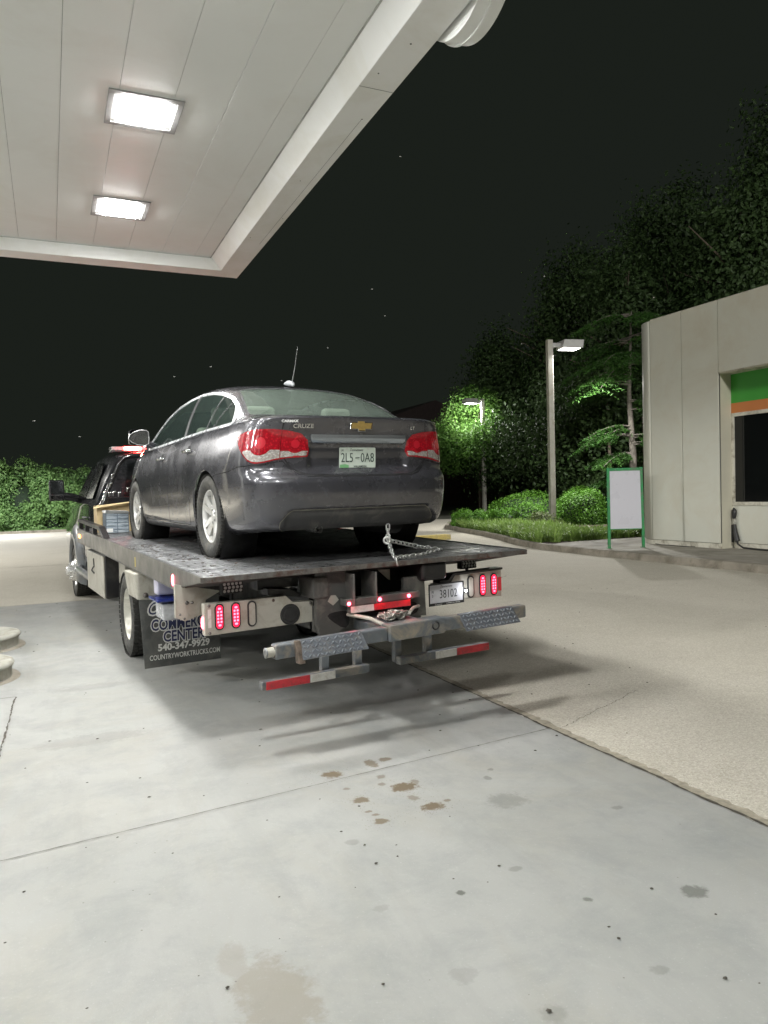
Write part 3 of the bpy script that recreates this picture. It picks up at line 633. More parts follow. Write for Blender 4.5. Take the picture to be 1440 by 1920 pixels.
for (a, b_) in kk:
    L_ = math.dist(a, b_); n = int(L_ / .16)
    for i in range(n):
        t = i / n; nx, ny = (b_[1] - a[1]) / L_, -(b_[0] - a[0]) / L_
        for row in range(6):
            o_ = .38 + row * .42 + rr_.uniform(-.15, .15); pts.append((a[0] + (b_[0] - a[0]) * t + nx * o_, a[1] + (b_[1] - a[1]) * t + ny * o_, rr_.uniform(.75, 1.2)))
pts = [p for p in pts if p[1] > 16.7]
for i in range(150): pts.append((rr_.uniform(12.6, 16.5), rr_.uniform(16.75, 18.6), rr_.uniform(.7, 1.1)))
tufts(pts, 'grass', leafmat('leaf_grass', (.11, .20, .045), (.26, .38, .10)), 'arching grass tufts along the kerb of the planting bed')
# tall hedge on the left
G3 = 'tall shrubs along the far left edge of the lot'
m_hed = leafmat('leaf_hedge', (.06, .15, .04), (.26, .42, .15))
for i, (x, y, rx, ry, rz, lab) in enumerate(((-4.4, 48.2, 2.0, 2.0, 4.8, 'tall lit shrub cut by the left edge of the photo, highest of the row'), (-2.9, 47.6, 1.7, 1.8, 4.1, 'tall lit shrub second from the left edge of the photo'), (-1.3, 47.5, 1.8, 1.8, 3.9, 'tall lit shrub left of the truck mirror'),
                                            (.2, 47.2, 1.7, 1.8, 3.75, 'tall lit shrub directly behind the truck mirror'), (1.8, 47.0, 1.8, 1.7, 3.3, 'shrub behind the mirror arm, at the side window of the cab'), (4.0, 47, 2.2, 1.9, 3.0, 'shrub hidden behind the truck cab'), (-7, 48.4, 2.2, 2, 4.4, 'tall shrub outside the left edge of the photo'))):
    billow(x, y, -.02, rx, ry, rz * .93, 17000, 80, .60, .085, m_hed, lab, G3, 50 + i)
sheet('verge', [(-60, 44.9), (16, 41.9), (16, 43.4), (-60, 46.6)], .04, pbr('verge', (.10, .065, .05), .95, var=.4, scale=2))
mb = MB(); mb.hexa([(-60, 44.6, -.02), (16, 41.6, -.02), (16, 41.85, -.02), (-60, 44.85, -.02), (-60, 44.6, .11), (16, 41.6, .11), (16, 41.85, .11), (-60, 44.85, .11)]); tag(mb.build('kerb', m_kerb, bevel=.02), kind='structure')
# insects caught in the lamp light
iv, if_ = [], []
for (x, y, z, s_) in ((1.9, 9.5, 3.2, 1), (3.6, 8.3, 4.0, 1), (9.6, 10, 4.8, 1.6), (4.3, 9.5, 4.0, 1), (.3, 8, 2.2, 1), (4.4, 6, 3.6, .8), (2.0, 5.5, 2.7, .6), (-.1, 7.5, 2.3, 1), (1.1, 7.2, 2.7, .7), (5.5, 8, 3.4, .8), (6.5, 5.4, 3.0, .6), (3.0, 6.2, 4.6, .8), (2.6, 8.8, 2.95, .8)):
    b0 = len(iv); u = .007 * s_; iv += [(x - u * 2, y, z), (x, y - u, z + u), (x + u * 2, y, z), (x, y + u, z - u * .4), (x, y, z + u)]; if_ += [(b0, b0 + 1, b0 + 4), (b0 + 1, b0 + 2, b0 + 4), (b0 + 2, b0 + 3, b0 + 4), (b0 + 3, b0, b0 + 4)]
mb = MB(); mb.add(iv, if_); tag(mb.build('flying_insects', M['white']), 'tiny pale insects flying in the lamp light', kind='stuff')
# ================================================================ towed car
def pchip(xs, ys):
    xs, ys = np.array(xs, float), np.array(ys, float); h = np.diff(xs); d = np.diff(ys) / h; m = np.zeros_like(xs)
    for i in range(1, len(xs) - 1):
        if d[i - 1] * d[i] > 0: w1, w2 = 2 * h[i] + h[i - 1], h[i] + 2 * h[i - 1]; m[i] = (w1 + w2) / (w1 / d[i - 1] + w2 / d[i])
    m[0], m[-1] = d[0], d[-1]
    def f(x):
        x = np.clip(np.asarray(x, float), xs[0], xs[-1]); i = np.clip(np.searchsorted(xs, x) - 1, 0, len(xs) - 2); t = (x - xs[i]) / h[i]
        return (ys[i] * (1 + 2 * t) * (1 - t) ** 2 + h[i] * m[i] * t * (1 - t) ** 2 + ys[i + 1] * t * t * (3 - 2 * t) + h[i] * m[i + 1] * t * t * (t - 1))
    return f
def sstep(a, b, x): t = np.clip((x - a) / (b - a), 0, 1); return t * t * (3 - 2 * t)
LC = 4.585
def plan(tpl, step):
    P = np.array(tpl, float); Q = P * [.89, 1]; c = np.r_[0, np.cumsum(np.hypot(*np.diff(Q, axis=0).T))]
    fx, fy = pchip(c, P[:, 0]), pchip(c, P[:, 1]); n = int(c[-1] / step); s = np.linspace(0, c[-1], n + 1); return fx(s), fy(s), s
rx_, rd_, rs_ = plan([(0, 0), (.3, .006), (.5, .02), (.65, .040), (.78, .073), (.870, .125), (.922, .205), (.953, .33), (.976, .55), (.99, .9), (1, 1.5), (1, 2.3)], .02)
fx_, fd_, fs_ = plan([(0, 0), (.25, .02), (.45, .07), (.6, .14), (.75, .25), (.87, .4), (.94, .6), (.97, .85), (.99, 1.2), (1, 1.7), (1, LC - 2.3)], .035)
XN = np.r_[rx_, fx_[::-1][1:]]; Y0 = np.r_[rd_, (LC - fd_)[::-1][1:]]; SS = np.r_[rs_, rs_[-1] + (fs_[-1] - fs_[::-1][1:])]
NS = len(XN)
YT = [0, .08, .3, .5, .6, .8, 1.0, 1.2, 1.5, 1.75, 2.0, 2.5, 2.9, 3.2, 3.5, 3.75, 4.1, 4.4, 4.585]
zt_ = pchip(YT, [1.05, 1.062, 1.082, 1.10, 1.135, 1.235, 1.325, 1.395, 1.455, 1.478, 1.485, 1.465, 1.405, 1.30, 1.17, 1.065, 1.0, .92, .78])
xc_ = pchip(YT, [.70, .70, .69, .675, .665, .645, .62, .605, .60, .60, .60, .60, .615, .64, .68, .71, .69, .64, .58])
zc_ = pchip(YT, [1.045, 1.055, 1.07, 1.085, 1.115, 1.205, 1.285, 1.345, 1.40, 1.422, 1.43, 1.41, 1.35, 1.25, 1.12, 1.03, .965, .875, .74])
zs_ = pchip(YT, [1.038, 1.035, 1.025, 1.015, 1.01, 1.005, 1.0, .995, .985, .98, .97, .96, .95, .94, .93, .91, .87, .80, .70])
wt_ = pchip([0, .03, .10, .20, .35, .50, .62, .72, .82, .92, 1.0], [.80, .845, .872, .884, .893, .899, .899, .893, .880, .862, .838])
yr_ = pchip([.18, .24, .30, .36, .42, .50, .585, .62, .65, .68, .74, .80, .88, .95, 1.0, 1.035, 1.06], [.20, .09, .05, .025, .012, .0, .004, .022, .060, .078, .078, .074, .072, .064, .050, .042, .052])
NT = 44
def side_tau(): t = np.linspace(0, 1, NT); return t
ZB = .19
def levels():
    """grid [station, column, xyz] for the left half; columns 0..NT-1 side, NT.. ribs"""
    tau = side_tau(); zs = zs_(Y0)[:, None]; z = ZB + (zs - ZB) * tau[None, :]
    # the rear skirt sits higher than the sills
    lift = .045 * np.exp(-(Y0 / .45) ** 2)[:, None] * (1 - tau[None, :]) ** 3; z = z + lift
    w_ = wt_(tau)[None, :] * np.ones_like(z)
    flare = .010 * (np.exp(-((Y0 - 1.03) / .42) ** 4) + np.exp(-((Y0 - 3.66) / .42) ** 4))[:, None] * np.exp(-((tau - .45) / .35) ** 2)[None, :]
    scal = -.007 * (sstep(1.35, 1.8, Y0) * (1 - sstep(2.9, 3.25, Y0)))[:, None] * np.exp(-((tau - .34) / .22) ** 2)[None, :]
    w_ = w_ + flare + scal
    x = XN[:, None] * w_
    rf = np.clip(1 - Y0 / .95, 0, 1)[:, None] ** 1.6; ff = np.clip(1 - (LC - Y0) / .8, 0, 1)[:, None] ** 1.6
    yr = yr_(z); rec = .030 * sstep(.43, .385, x) * sstep(.655, .685, z) * sstep(.875, .85, z); yr = yr + rec * np.clip(rf * 1.4, 0, 1)
    dif = .014 * sstep(.62, .56, x) * sstep(.388, .378, z); yr = yr + dif * (rf > .9)
    y = Y0[:, None] + yr * rf - ff * .10 * np.abs(z - .5) / .4 * .6
    side = np.stack([-x, y, z], -1)
    # ribs: clamped cubic B-spline over the shoulder, cantrail and roof
    P0 = np.stack([x[:, -1], z[:, -1]], -1); zt, zc = zt_(Y0), zc_(Y0); xc = np.minimum(xc_(Y0), .93 * x[:, -1] + 0) ; 
    sc = np.clip(XN / .9, 0, 1) ** .5; xc = np.where(Y0 < .35, np.minimum(xc, x[:, -1] * .86), xc); xc = np.where(Y0 > 4.1, np.minimum(xc, x[:, -1] * .86), xc)
    P2 = np.stack([xc, zc], -1); dz = zc - P0[:, 1]; hA = np.minimum(.022, .35 * np.maximum(dz, .001))
    A = P0 + np.stack([-np.minimum(.028, .1 * P0[:, 0]), hA], -1)
    def L(a, b, t): return a + (b - a) * t
    bul = np.clip(dz / .4, 0, 1)[:, None] * np.array([[.022, .012]])
    B1 = L(A, P2, .35) + bul; B2 = L(A, P2, .72) + bul; P2a = L(A, P2, .93) + bul * .6
    C0 = np.stack([np.zeros_like(zt), zt], -1); P2b = np.stack([xc * .90, zc + (zt - zc) * .42], -1); Cm = np.stack([xc * .6, zc + (zt - zc) * .80], -1); Cn = np.stack([xc * .3, zt - (zt - zc) * .04], -1)
    CP = [P0, L(P0, A, .5), A, B1, B2, P2a, P2b, Cm, Cn, C0]; m = len(CP); NR = 44
    kn = np.r_[[0] * 3, np.linspace(0, 1, m - 2), [1] * 3]; u = np.linspace(0, 1, NR + 1)[1:]; u[-1] = 1 - 1e-9
    def basis(i, k, t):
        if k == 0: return ((kn[i] <= t) & (t < kn[i + 1])).astype(float)
        a = 0 if kn[i + k] == kn[i] else (t - kn[i]) / (kn[i + k] - kn[i]) * basis(i, k - 1, t)
        b = 0 if kn[i + k + 1] == kn[i + 1] else (kn[i + k + 1] - t) / (kn[i + k + 1] - kn[i + 1]) * basis(i + 1, k - 1, t); return a + b
    Bs = np.array([basis(i, 3, u) for i in range(m)])      # m x NR
    R = np.einsum('mr,msk->srk', Bs, np.array(CP)); ybase = y[:, -1][:, None] + np.zeros((1, NR))
    rib = np.stack([-R[..., 0], ybase, R[..., 1]], -1); rib[:, -1, 0] = 0
    return np.concatenate([side, rib], 1)
G_ = levels(); NC = G_.shape[1]
def grid_normals(G):
    du = np.gradient(G, axis=0); dv = np.gradient(G, axis=1); n = np.cross(du, dv)
    # centre columns are mirrored: flatten the sideways part
    ln = np.linalg.norm(n, axis=2, keepdims=True); n = n / np.maximum(ln, 1e-9); bad = ln[..., 0] < 1e-10
    n = n * (1 if n[40, 20, 0] < 0 else -1); n[0] = n[1]; n[:, -1, 0] = 0; n[0, :, 0] = 0; n[-1] = n[-2]; n[-1, :, 0] = 0
    return n / np.maximum(np.linalg.norm(n, axis=2, keepdims=True), 1e-9)
N_ = grid_normals(G_)
AT = np.concatenate([G_, N_, np.repeat(SS[:, None, None], NC, 1), np.repeat(np.arange(NC, dtype=float)[None, :, None] / (NT - 1), NS, 0)], -1)
V_all = AT.reshape(-1, 8); I = np.arange(NS * NC).reshape(NS, NC)
q00, q10, q11, q01 = I[:-1, :-1].ravel(), I[1:, :-1].ravel(), I[1:, 1:].ravel(), I[:-1, 1:].ravel()
F_all = np.concatenate([np.stack([q00, q11, q10], 1), np.stack([q00, q01, q11], 1)])
# orient so that faces look outwards
t0 = F_all[len(F_all) // 4]; e_ = np.cross(V_all[F_all[:, 1], :3] - V_all[F_all[:, 0], :3], V_all[F_all[:, 2], :3] - V_all[F_all[:, 0], :3])
nn_ = V_all[F_all[:, 0], 3:6]; fl = (e_ * nn_).sum(1) < 0; F_all[fl] = F_all[fl][:, ::-1]
keep = np.linalg.norm(e_, axis=1) > 1e-9; F_all = F_all[keep]

def clip(V, F, g):
    """split a triangle mesh where g changes sign; returns the g>0 part and the g<0 part"""
    s = g > 0; k = s[F].sum(1); ins, outs = [F[k == 3]], [F[k == 0]]; cr = F[(k > 0) & (k < 3)]; newv = []; cache = {}; nv = len(V); fi, fo = [], []
    def cut(a, b):
        key = (a, b) if a < b else (b, a)
        if key not in cache:
            i, j = key; t = g[i] / (g[i] - g[j]); newv.append(V[i] + (V[j] - V[i]) * t); cache[key] = nv + len(newv) - 1
        return cache[key]
    for f in cr.tolist():
        fl_ = [s[i] for i in f]; one = True if sum(fl_) == 1 else False
        r = fl_.index(one); a, b, c = f[r], f[(r + 1) % 3], f[(r + 2) % 3]; ab, ac = cut(a, b), cut(a, c); A, B = (fi, fo) if one else (fo, fi)
        A.append((a, ab, ac)); B.append((ab, b, c)); B.append((ab, c, ac))
    V2 = np.concatenate([V, np.array(newv)]) if newv else V
    def pack(base, extra):
        f = np.concatenate(base + ([np.array(extra)] if extra else [])) if (len(base[0]) or extra) else np.zeros((0, 3), int)
        if len(f) == 0: return V2[:0], f
        u, inv = np.unique(f, return_inverse=True); return V2[u], inv.reshape(f.shape)
    return pack(ins, fi), pack(outs, fo)
def sdpoly(px, py, poly):
    P = np.array(poly, float); n = len(P); d = np.full(len(px), 1e9); inside = np.zeros(len(px), bool)
    for i in range(n):
        a, b = P[i], P[(i + 1) % n]; e = b - a; wx, wy = px - a[0], py - a[1]; t = np.clip((wx * e[0] + wy * e[1]) / (e @ e), 0, 1)
        d = np.minimum(d, np.hypot(wx - e[0] * t, wy - e[1] * t)); c = (a[1] > py) != (b[1] > py)
        with np.errstate(divide='ignore', invalid='ignore'): inside ^= c & (px < (b[0] - a[0]) * (py - a[1]) / (b[1] - a[1]) + a[0])
    return np.where(inside, d, -d)
def smoothpoly(P, it=2, closed=True):
    for _ in range(it):
        Q = []
        for i in range(len(P)): a, b = P[i], P[(i + 1) % len(P)]; Q += [(.75 * a[0] + .25 * b[0], .75 * a[1] + .25 * b[1]), (.25 * a[0] + .75 * b[0], .25 * a[1] + .75 * b[1])]
        P = Q
    return P
def rim(V, F, depth):
    """fold the open edges inwards so that the panel shows a thickness"""
    E = {}; 
    for f in F.tolist():
        for i in range(3):
            a, b = f[i], f[(i + 1) % 3]
            if (b, a) in E: del E[(b, a)]
            else: E[(a, b)] = 1
    if not E: return V, F
    vs = sorted({i for e in E for i in e}); mp = {v: len(V) + i for i, v in enumerate(vs)}; A = V[vs].copy(); A[:, :3] -= A[:, 3:6] * depth
    fs = []
    for a, b in E:
        if abs(V[a, 0]) < 1e-6 and abs(V[b, 0]) < 1e-6: continue
        fs += [(b, a, mp[a]), (b, mp[a], mp[b])]
    if not fs: return V, F
    return np.concatenate([V, A]), np.concatenate([F, np.array(fs)])
CARMATS = {}
def panel(name, V, F, mat, parent, depth=.012, off=0.0, sides='both', flip=False):
    """turn a clipped left-half patch into a part (mirrored and joined, or one per side)"""
    V = V.copy(); V[:, :3] += V[:, 3:6] * off
    if depth: V, F = rim(V, F, depth)
    def mirror(V, F): W_ = V.copy(); W_[:, 0] *= -1; W_[:, 3] *= -1; return W_, F[:, ::-1]
    outs = []
    if sides == 'join':
        W_, F2 = mirror(V, F); outs = [(np.concatenate([V, W_]), np.concatenate([F, F2 + len(V)]))]
    elif sides == 'each': outs = [(V, F), mirror(V, F)]
    else: outs = [(V, F)]
    res = []
    for (A, B) in outs: res.append(nmesh(name, A[:, :3], B, mat, parent, A[:, 3:6]))
    return res if len(res) > 1 else res[0]

# paints
def carpaint():
    m, nt, b = newmat('car_paint'); co = coord(nt, 'Object')
    base = ramp(nt, noise(nt, 2.5, 5, co), [(.3, (.074, .074, .084)), (.7, (.096, .096, .108))])
    dust = ramp(nt, noise(nt, 7, 8, co, .75, .4), [(.5, g3(0)), (.8, g3(.22))]); base = mixc(nt, dust, base, (.16, .15, .14))
    nt.links.new(base, b.inputs['Base Color']); b.inputs['Metallic'].default_value = .55
    r = ramp(nt, noise(nt, 5, 6, co, .7), [(.3, g3(.20)), (.75, g3(.34))]); nt.links.new(r, b.inputs['Roughness'])
    b.inputs['Coat Weight'].default_value = 1; b.inputs['Coat Roughness'].default_value = .035; b.inputs['Coat IOR'].default_value = 1.5
    return m
m_paint = carpaint()
def glassmat(name, tint, alpha, rough=.02):
    m, nt, b = newmat(name); b.inputs['Base Color'].default_value = (*tint, 1); b.inputs['Roughness'].default_value = rough; b.inputs['Specular IOR Level'].default_value = .7
    tr = nd(nt, 'ShaderNodeBsdfTransparent'); tr.inputs[0].default_value = (.62, .70, .64, 1); mx = nd(nt, 'ShaderNodeMixShader')
    dirt = ramp(nt, noise(nt, 6, 8, coord(nt, 'Object'), .8, .5), [(.35, g3(alpha - .08)), (.8, g3(alpha + .14))]); nt.links.new(dirt, mx.inputs[0])
    nt.links.new(tr.outputs[0], mx.inputs[1]); nt.links.new(b.outputs[0], mx.inputs[2]); nt.links.new(mx.outputs[0], nt.nodes['Material Output'].inputs[0]); return m
m_rglass = glassmat('rear_glass', (.17, .21, .18), .46); m_sglass = glassmat('side_glass', (.035, .05, .045), .50)
m_head_liner = pbr('headliner', (.42, .43, .39), .9, var=.04)
m_seat = pbr('seat_cloth', (.55, .56, .50), .8, var=.05, bmp=.2, bscale=200)
m_cabin = pbr('cabin_plastic', (.12, .12, .115), .7, var=.1)
m_under = pbr('underbody', (.012, .012, .012), .8, var=.3)
m_trim = pbr('window_chrome', (.66, .67, .69), .30, metal=.55, var=.04)
m_tyre = pbr('tyre_rubber', (.030, .030, .028), .7, var=.2, scale=14, dirt=(.085, .08, .065), dscale=7)
m_rim = pbr('alloy', (.74, .74, .72), .33, metal=.45, var=.04, dirt=(.58, .56, .50), dscale=9)
m_well = pbr('well', (.01, .01, .01), .9)

CAR_LOC, CAR_ROT = Matrix(((0.99424, -0.10704, -0.00444, 2.13549), (0.10700, 0.99421, -0.00967, 5.13063), (0.00545, 0.00914, 0.99994, 1.08556), (0.00000, 0.00000, 0.00000, 1.00000))), None
car = empty('sedan_car', label='dark grey four door sedan chained down on the flatbed of the tow truck', cat='car')
car.matrix_world = CAR_LOC
def X(V, i): return V[:, i]
# -- cut the shell, largest openings first
V, F = V_all, F_all
RAX, FAX, WZ = 1.02, 3.66, .325
for ay in (RAX, FAX):
    g = .372 - np.hypot(V[:, 1] - ay, (V[:, 2] - WZ) * 1.0); (_, _), (V, F) = clip(V, F, g)
# side glass
DLO = [(.66, 1.045), (.84, 1.19), (1.03, 1.268), (1.28, 1.328), (1.55, 1.368), (1.9, 1.389), (2.25, 1.382), (2.6, 1.345), (2.9, 1.265), (3.12, 1.165), (3.32, 1.035), (3.28, .985), (2.8, .99), (2.2, 1.008), (1.4, 1.03)]
DLO = [DLO[0]] + DLO[1:]
band_ = lambda P, d: sdpoly(V[:, 1], V[:, 2], P) - d
side = (V[:, 7] > .85)
g = np.where(V[:, 0] < -.35, sdpoly(V[:, 1], V[:, 2], DLO) + .018, -1.0); (Vd, Fd), (V, F) = clip(V, F, g)
g = sdpoly(Vd[:, 1], Vd[:, 2], DLO); (Vg, Fg), (Vt, Ft) = clip(Vd, Fd, g)
panel('window_trim', Vt, Ft, m_trim, car, .012, .004, 'each')
# pillars between the side panes
g = np.abs(Vg[:, 1] - (1.865 + .10 * (Vg[:, 2] - 1.0))) - .034; (Va, Fa), (Vp, Fp) = clip(Vg, Fg, g); panel('door_pillar', Vp, Fp, M['black'], car, .004, .001, 'each')
g = np.abs(Va[:, 1] - (1.235 - .10 * (Va[:, 2] - 1.07))) - .011; (Va, Fa), (Vp, Fp) = clip(Va, Fa, g); panel('window_divider', Vp, Fp, M['black'], car, .004, .002, 'each')
g = np.abs(Va[:, 1] - (1.06 - .62 * (Va[:, 2] - 1.05))) - .010; (Va, Fa), (Vp, Fp) = clip(Va, Fa, g); panel('window_divider', Vp, Fp, M['black'], car, .004, .002, 'each')
(Vf, Ff), (Vb, Fb) = clip(Va, Fa, Va[:, 1] - 1.9)
panel('side_window', Vf, Ff, m_sglass, car, 0, -.004, 'each'); panel('side_window', Vb, Fb, m_sglass, car, 0, -.004, 'each')
# rear glass (x, y plan) with dark seal
RW = [(-.0, .545), (-.45, .55), (-.64, .575), (-.655, .62), (-.60, .86), (-.545, 1.10), (-.52, 1.185), (-.48, 1.215), (0, 1.24), (.2, 1.24), (.2, .545)]
rib = lambda V: V[:, 7] > 1.0
g = np.where(rib(V), sdpoly(V[:, 0], V[:, 1], RW) + .016, -1.0); (Vr, Fr), (V, F) = clip(V, F, g)
g = sdpoly(Vr[:, 0], Vr[:, 1], RW); (Vw, Fw), (Vs, Fs_) = clip(Vr, Fr, g)
panel('window_seal', Vs, Fs_, M['black'], car, .01, -.002, 'join'); rwin = panel('rear_window', Vw, Fw, m_rglass, car, 0, -.004, 'join')
WS = [(.2, 3.0), (-.50, 2.97), (-.56, 3.02), (-.66, 3.5), (-.69, 3.68), (-.5, 3.80), (.2, 3.84)]
g = np.where(rib(V), sdpoly(V[:, 0], V[:, 1], WS), -1.0); (Vw, Fw), (V, F) = clip(V, F, g); panel('windscreen', Vw, Fw, m_sglass, car, .01, -.004, 'join')
# tail lamps in (s, z)
TL = smoothpoly([(.395, .762), (.43, .918), (.62, .957), (.82, .962), (1.0, .935), (1.045, .915), (1.0, .845), (.92, .775), (.84, .722), (.76, .716), (.62, .748), (.5, .757)], 1)
sidez = lambda V: V[:, 7] <= 1.02
g = np.where(sidez(V) | (V[:, 6] < 1.3), sdpoly(V[:, 6], V[:, 2], TL), -1.0); g = np.where(V[:, 7] < 1.0, g, -1); (Vl, Fl), (V, F) = clip(V, F, g)
def lampmat():
    m, nt, b = newmat('tail_lamp_red'); co = coord(nt, 'Object')
    v = nd(nt, 'ShaderNodeTexVoronoi'); v.inputs['Scale'].default_value = 55; nt.links.new(co, v.inputs[0])
    c = ramp(nt, v.outputs['Distance'], [(0, (.50, .010, .022)), (.5, (.20, .003, .008))]); nt.links.new(c, b.inputs['Base Color']); b.inputs['Roughness'].default_value = .18
    b.inputs['Coat Weight'].default_value = 1; b.inputs['Coat Roughness'].default_value = .02; b.inputs['Emission Color'].default_value = (1, .02, .04, 1); b.inputs['Emission Strength'].default_value = .05
    bump(nt, b, v.outputs['Distance'], .2, .004); return m
def clearmat():
    m, nt, b = newmat('lamp_reflector'); br = nd(nt, 'ShaderNodeTexBrick'); br.inputs['Scale'].default_value = 46; br.inputs['Color1'].default_value = (.75, .72, .68, 1); br.inputs['Color2'].default_value = (.30, .28, .26, 1)
    br.inputs['Mortar'].default_value = (.85, .84, .8, 1); mp = coord(nt, 'Object', None, (PI / 2, 0, 0)); nt.links.new(mp, br.inputs[0]); 
    n = noise(nt, 60, 3, coord(nt, 'Object')); c = mixc(nt, ramp(nt, n, [(.4, g3(0)), (.6, g3(.8))]), br.outputs[0], (.35, .30, .28)); nt.links.new(c, b.inputs['Base Color'])
    b.inputs['Metallic'].default_value = .4; b.inputs['Roughness'].default_value = .25; b.inputs['Coat Weight'].default_value = 1; b.inputs['Coat Roughness'].default_value = .02; return m
m_tl, m_clear = lampmat(), clearmat(); m_tlr = emit('lamp_bowl', (1, .02, .05), .03, (.42, .008, .02)); m_tlr.node_tree.nodes['Principled BSDF'].inputs['Coat Weight'].default_value = 1
# the lamp is split by the trunk seam at s = .62
for nm, sgn in (('tail_lamp', 1), ('trunk_lamp', -1)):
    g = sgn * (Vl[:, 6] - .622) - .003; (Va, Fa), _ = clip(Vl, Fl, g)
    lamps = panel(nm, Va, Fa, m_tl, car, .03, .003, 'each')
    # pale reflector band along the lower edge, with the round lamp bowls dipping into it
    zl = np.where(Va[:, 6] > .62, .812 - .10 * sstep(.86, 1.0, Va[:, 6]) * 0, .803); cs = .77 if sgn > 0 else .515; rr = .088 if sgn > 0 else .066; zc0 = .862 if sgn > 0 else .853
    bowl = np.hypot(Va[:, 6] - cs, Va[:, 2] - zc0) - rr
    gb = np.minimum(np.minimum(zl - Va[:, 2], bowl), sdpoly(Va[:, 6], Va[:, 2], TL) - .010); (Vc, Fc), _ = clip(Va, Fa, gb)
    for lm, s_ in zip(lamps, (1, -1)):
        Q = Vc.copy(); FF = Fc
        if s_ < 0: Q[:, 0] *= -1; Q[:, 3] *= -1; FF = Fc[:, ::-1]
        Q[:, :3] += Q[:, 3:6] * .0045; nmesh('reflector', Q[:, :3], FF, m_clear, lm, Q[:, 3:6])
    for q0, q1, mt in ((rr * .70, rr * .62, m_tlr), (rr * .48, -1, m_tlr)):
        d0 = np.hypot(Va[:, 6] - cs, Va[:, 2] - zc0); (Vc, Fc), _ = clip(Va, Fa, np.minimum(q0 - d0, d0 - q1))
        for lm, s_ in zip(lamps, (1, -1)):
            Q = Vc.copy(); FF = Fc
            if s_ < 0: Q[:, 0] *= -1; Q[:, 3] *= -1; FF = Fc[:, ::-1]
            Q, FF = rim(Q, FF, .004); Q[:, :3] += Q[:, 3:6] * .0055; nmesh('bowl_ring', Q[:, :3], FF, mt, lm, Q[:, 3:6])
    car_l = lamps
# trunk lid
TR_s = [(-.1, .620), (.40, .628), (.48, .645), (.545, .685), (.585, .745), (.622, .80), (.622, 1.2), (-.1, 1.2)]
TR_xy = [(.1, -.5), (-.622, -.5), (-.622, .3), (-.635, .46), (-.60, .525), (.1, .515)]
ins_ = np.where(V[:, 7] <= 1.0, np.where(V[:, 1] < .8, sdpoly(V[:, 6], V[:, 2], TR_s), -1), sdpoly(V[:, 0], V[:, 1], TR_xy))
# the two tests meet at the lip: s and |x| agree there to a few millimetres
ins_ = np.where((V[:, 7] > 1.0) & (V[:, 1] < .2), np.minimum(.622 - V[:, 6], .5), ins_)
V_k, F_k = V, F
(Vq, Fq), _ = clip(V_k, F_k, ins_ - .0048); g2 = ins_ + .0048; _, (V, F) = clip(V_k, F_k, g2)
(Vx, Fx), _ = clip(V_k, F_k, .012 - np.abs(ins_)); panel('trunk_gap', Vx, Fx, m_well, car, 0, -.004, 'join')
lid = panel('trunk_lid', Vq, Fq, m_paint, car, .014, 0, 'join')
# bumper: below the lid and the lamps, running to the wheel arch
BU = [(-.1, -.5), (-.1, .6145), (.42, .62), (.50, .64), (.56, .68), (.60, .735), (.76, .705), (.85, .705), (1.0, .70), (1.18, .672), (1.45, .655), (1.6, .62), (1.75, -.5)]
gb = np.where((V[:, 6] < 1.9) & (V[:, 7] < 1.0), sdpoly(V[:, 6], V[:, 2], BU), -1)
V_k, F_k = V, F
(Vq, Fq), _ = clip(V_k, F_k, gb - .0036); _, (V, F) = clip(V_k, F_k, gb + .0036)
(Vx, Fx), _ = clip(V_k, F_k, .010 - np.abs(gb)); panel('bumper_gap', Vx, Fx, m_well, car, 0, -.004, 'join')
# lower insert, trapezoid
m_lower = pbr('lower_insert', (.050, .050, .050), .38, coat=.4, var=.1, scale=5, dirt=(.12, .115, .10), dscale=6)
DF = [(-.1, .384), (.56, .384), (.60, .362), (.66, .30), (.70, .20), (-.1, .20)]
gd = np.where(Vq[:, 7] < .9, sdpoly(Vq[:, 6], Vq[:, 2], DF), -1); (Vi, Fi), (Vq2, Fq2) = clip(Vq, Fq, gd)
bump_ = panel('rear_bumper', Vq2, Fq2, m_paint, car, .012, 0, 'join')
ge = sdpoly(Vi[:, 6], Vi[:, 2], DF) - .005; (Vi2, Fi2), (Vi3, Fi3) = clip(Vi, Fi, ge)
panel('lower_insert', Vi2, Fi2, m_lower, bump_, .01, -.002, 'join'); panel('insert_edge', Vi3, Fi3, pbr('scraped_edge', (.22, .21, .17), .4, var=.3, scale=20), bump_, .004, .002, 'join')
# doors
RD = [(1.265, 1.6), (1.265, .985), (1.27, .86), (1.33, .74), (1.43, .60), (1.50, .45), (1.535, .30), (1.56, .245), (2.235, .25), (2.205, .60), (2.19, .95), (2.2, 1.6)]
FD = [(2.2, 1.6), (2.19, .95), (2.205, .60), (2.235, .25), (3.22, .26), (3.26, .45), (3.25, .75), (3.24, .95), (3.24, 1.6)]
def door(V, F, P, name):
    low = (V[:, 7] < 1.26) & (V[:, 0] < -.3); gg = np.where(low, np.minimum(sdpoly(V[:, 1], V[:, 2], P), 1.0), -1)
    # stop the doors at the window band
    gg = np.minimum(gg, (zs_(V[:, 1]) + .03) - V[:, 2]); gg = np.where(low, gg, -1)
    (A, B), _ = clip(V, F, gg - .0042); _, (V2, F2) = clip(V, F, gg + .0042); (Vx, Fx), _ = clip(V, F, .008 - np.abs(gg)); panel('door_gap', Vx, Fx, m_well, car, 0, -.004, 'each')
    return V2, F2, panel(name, A, B, m_paint, car, .01, 0, 'each')
V, F, d1 = door(V, F, RD, 'door'); V, F, d2 = door(V, F, FD, 'door')
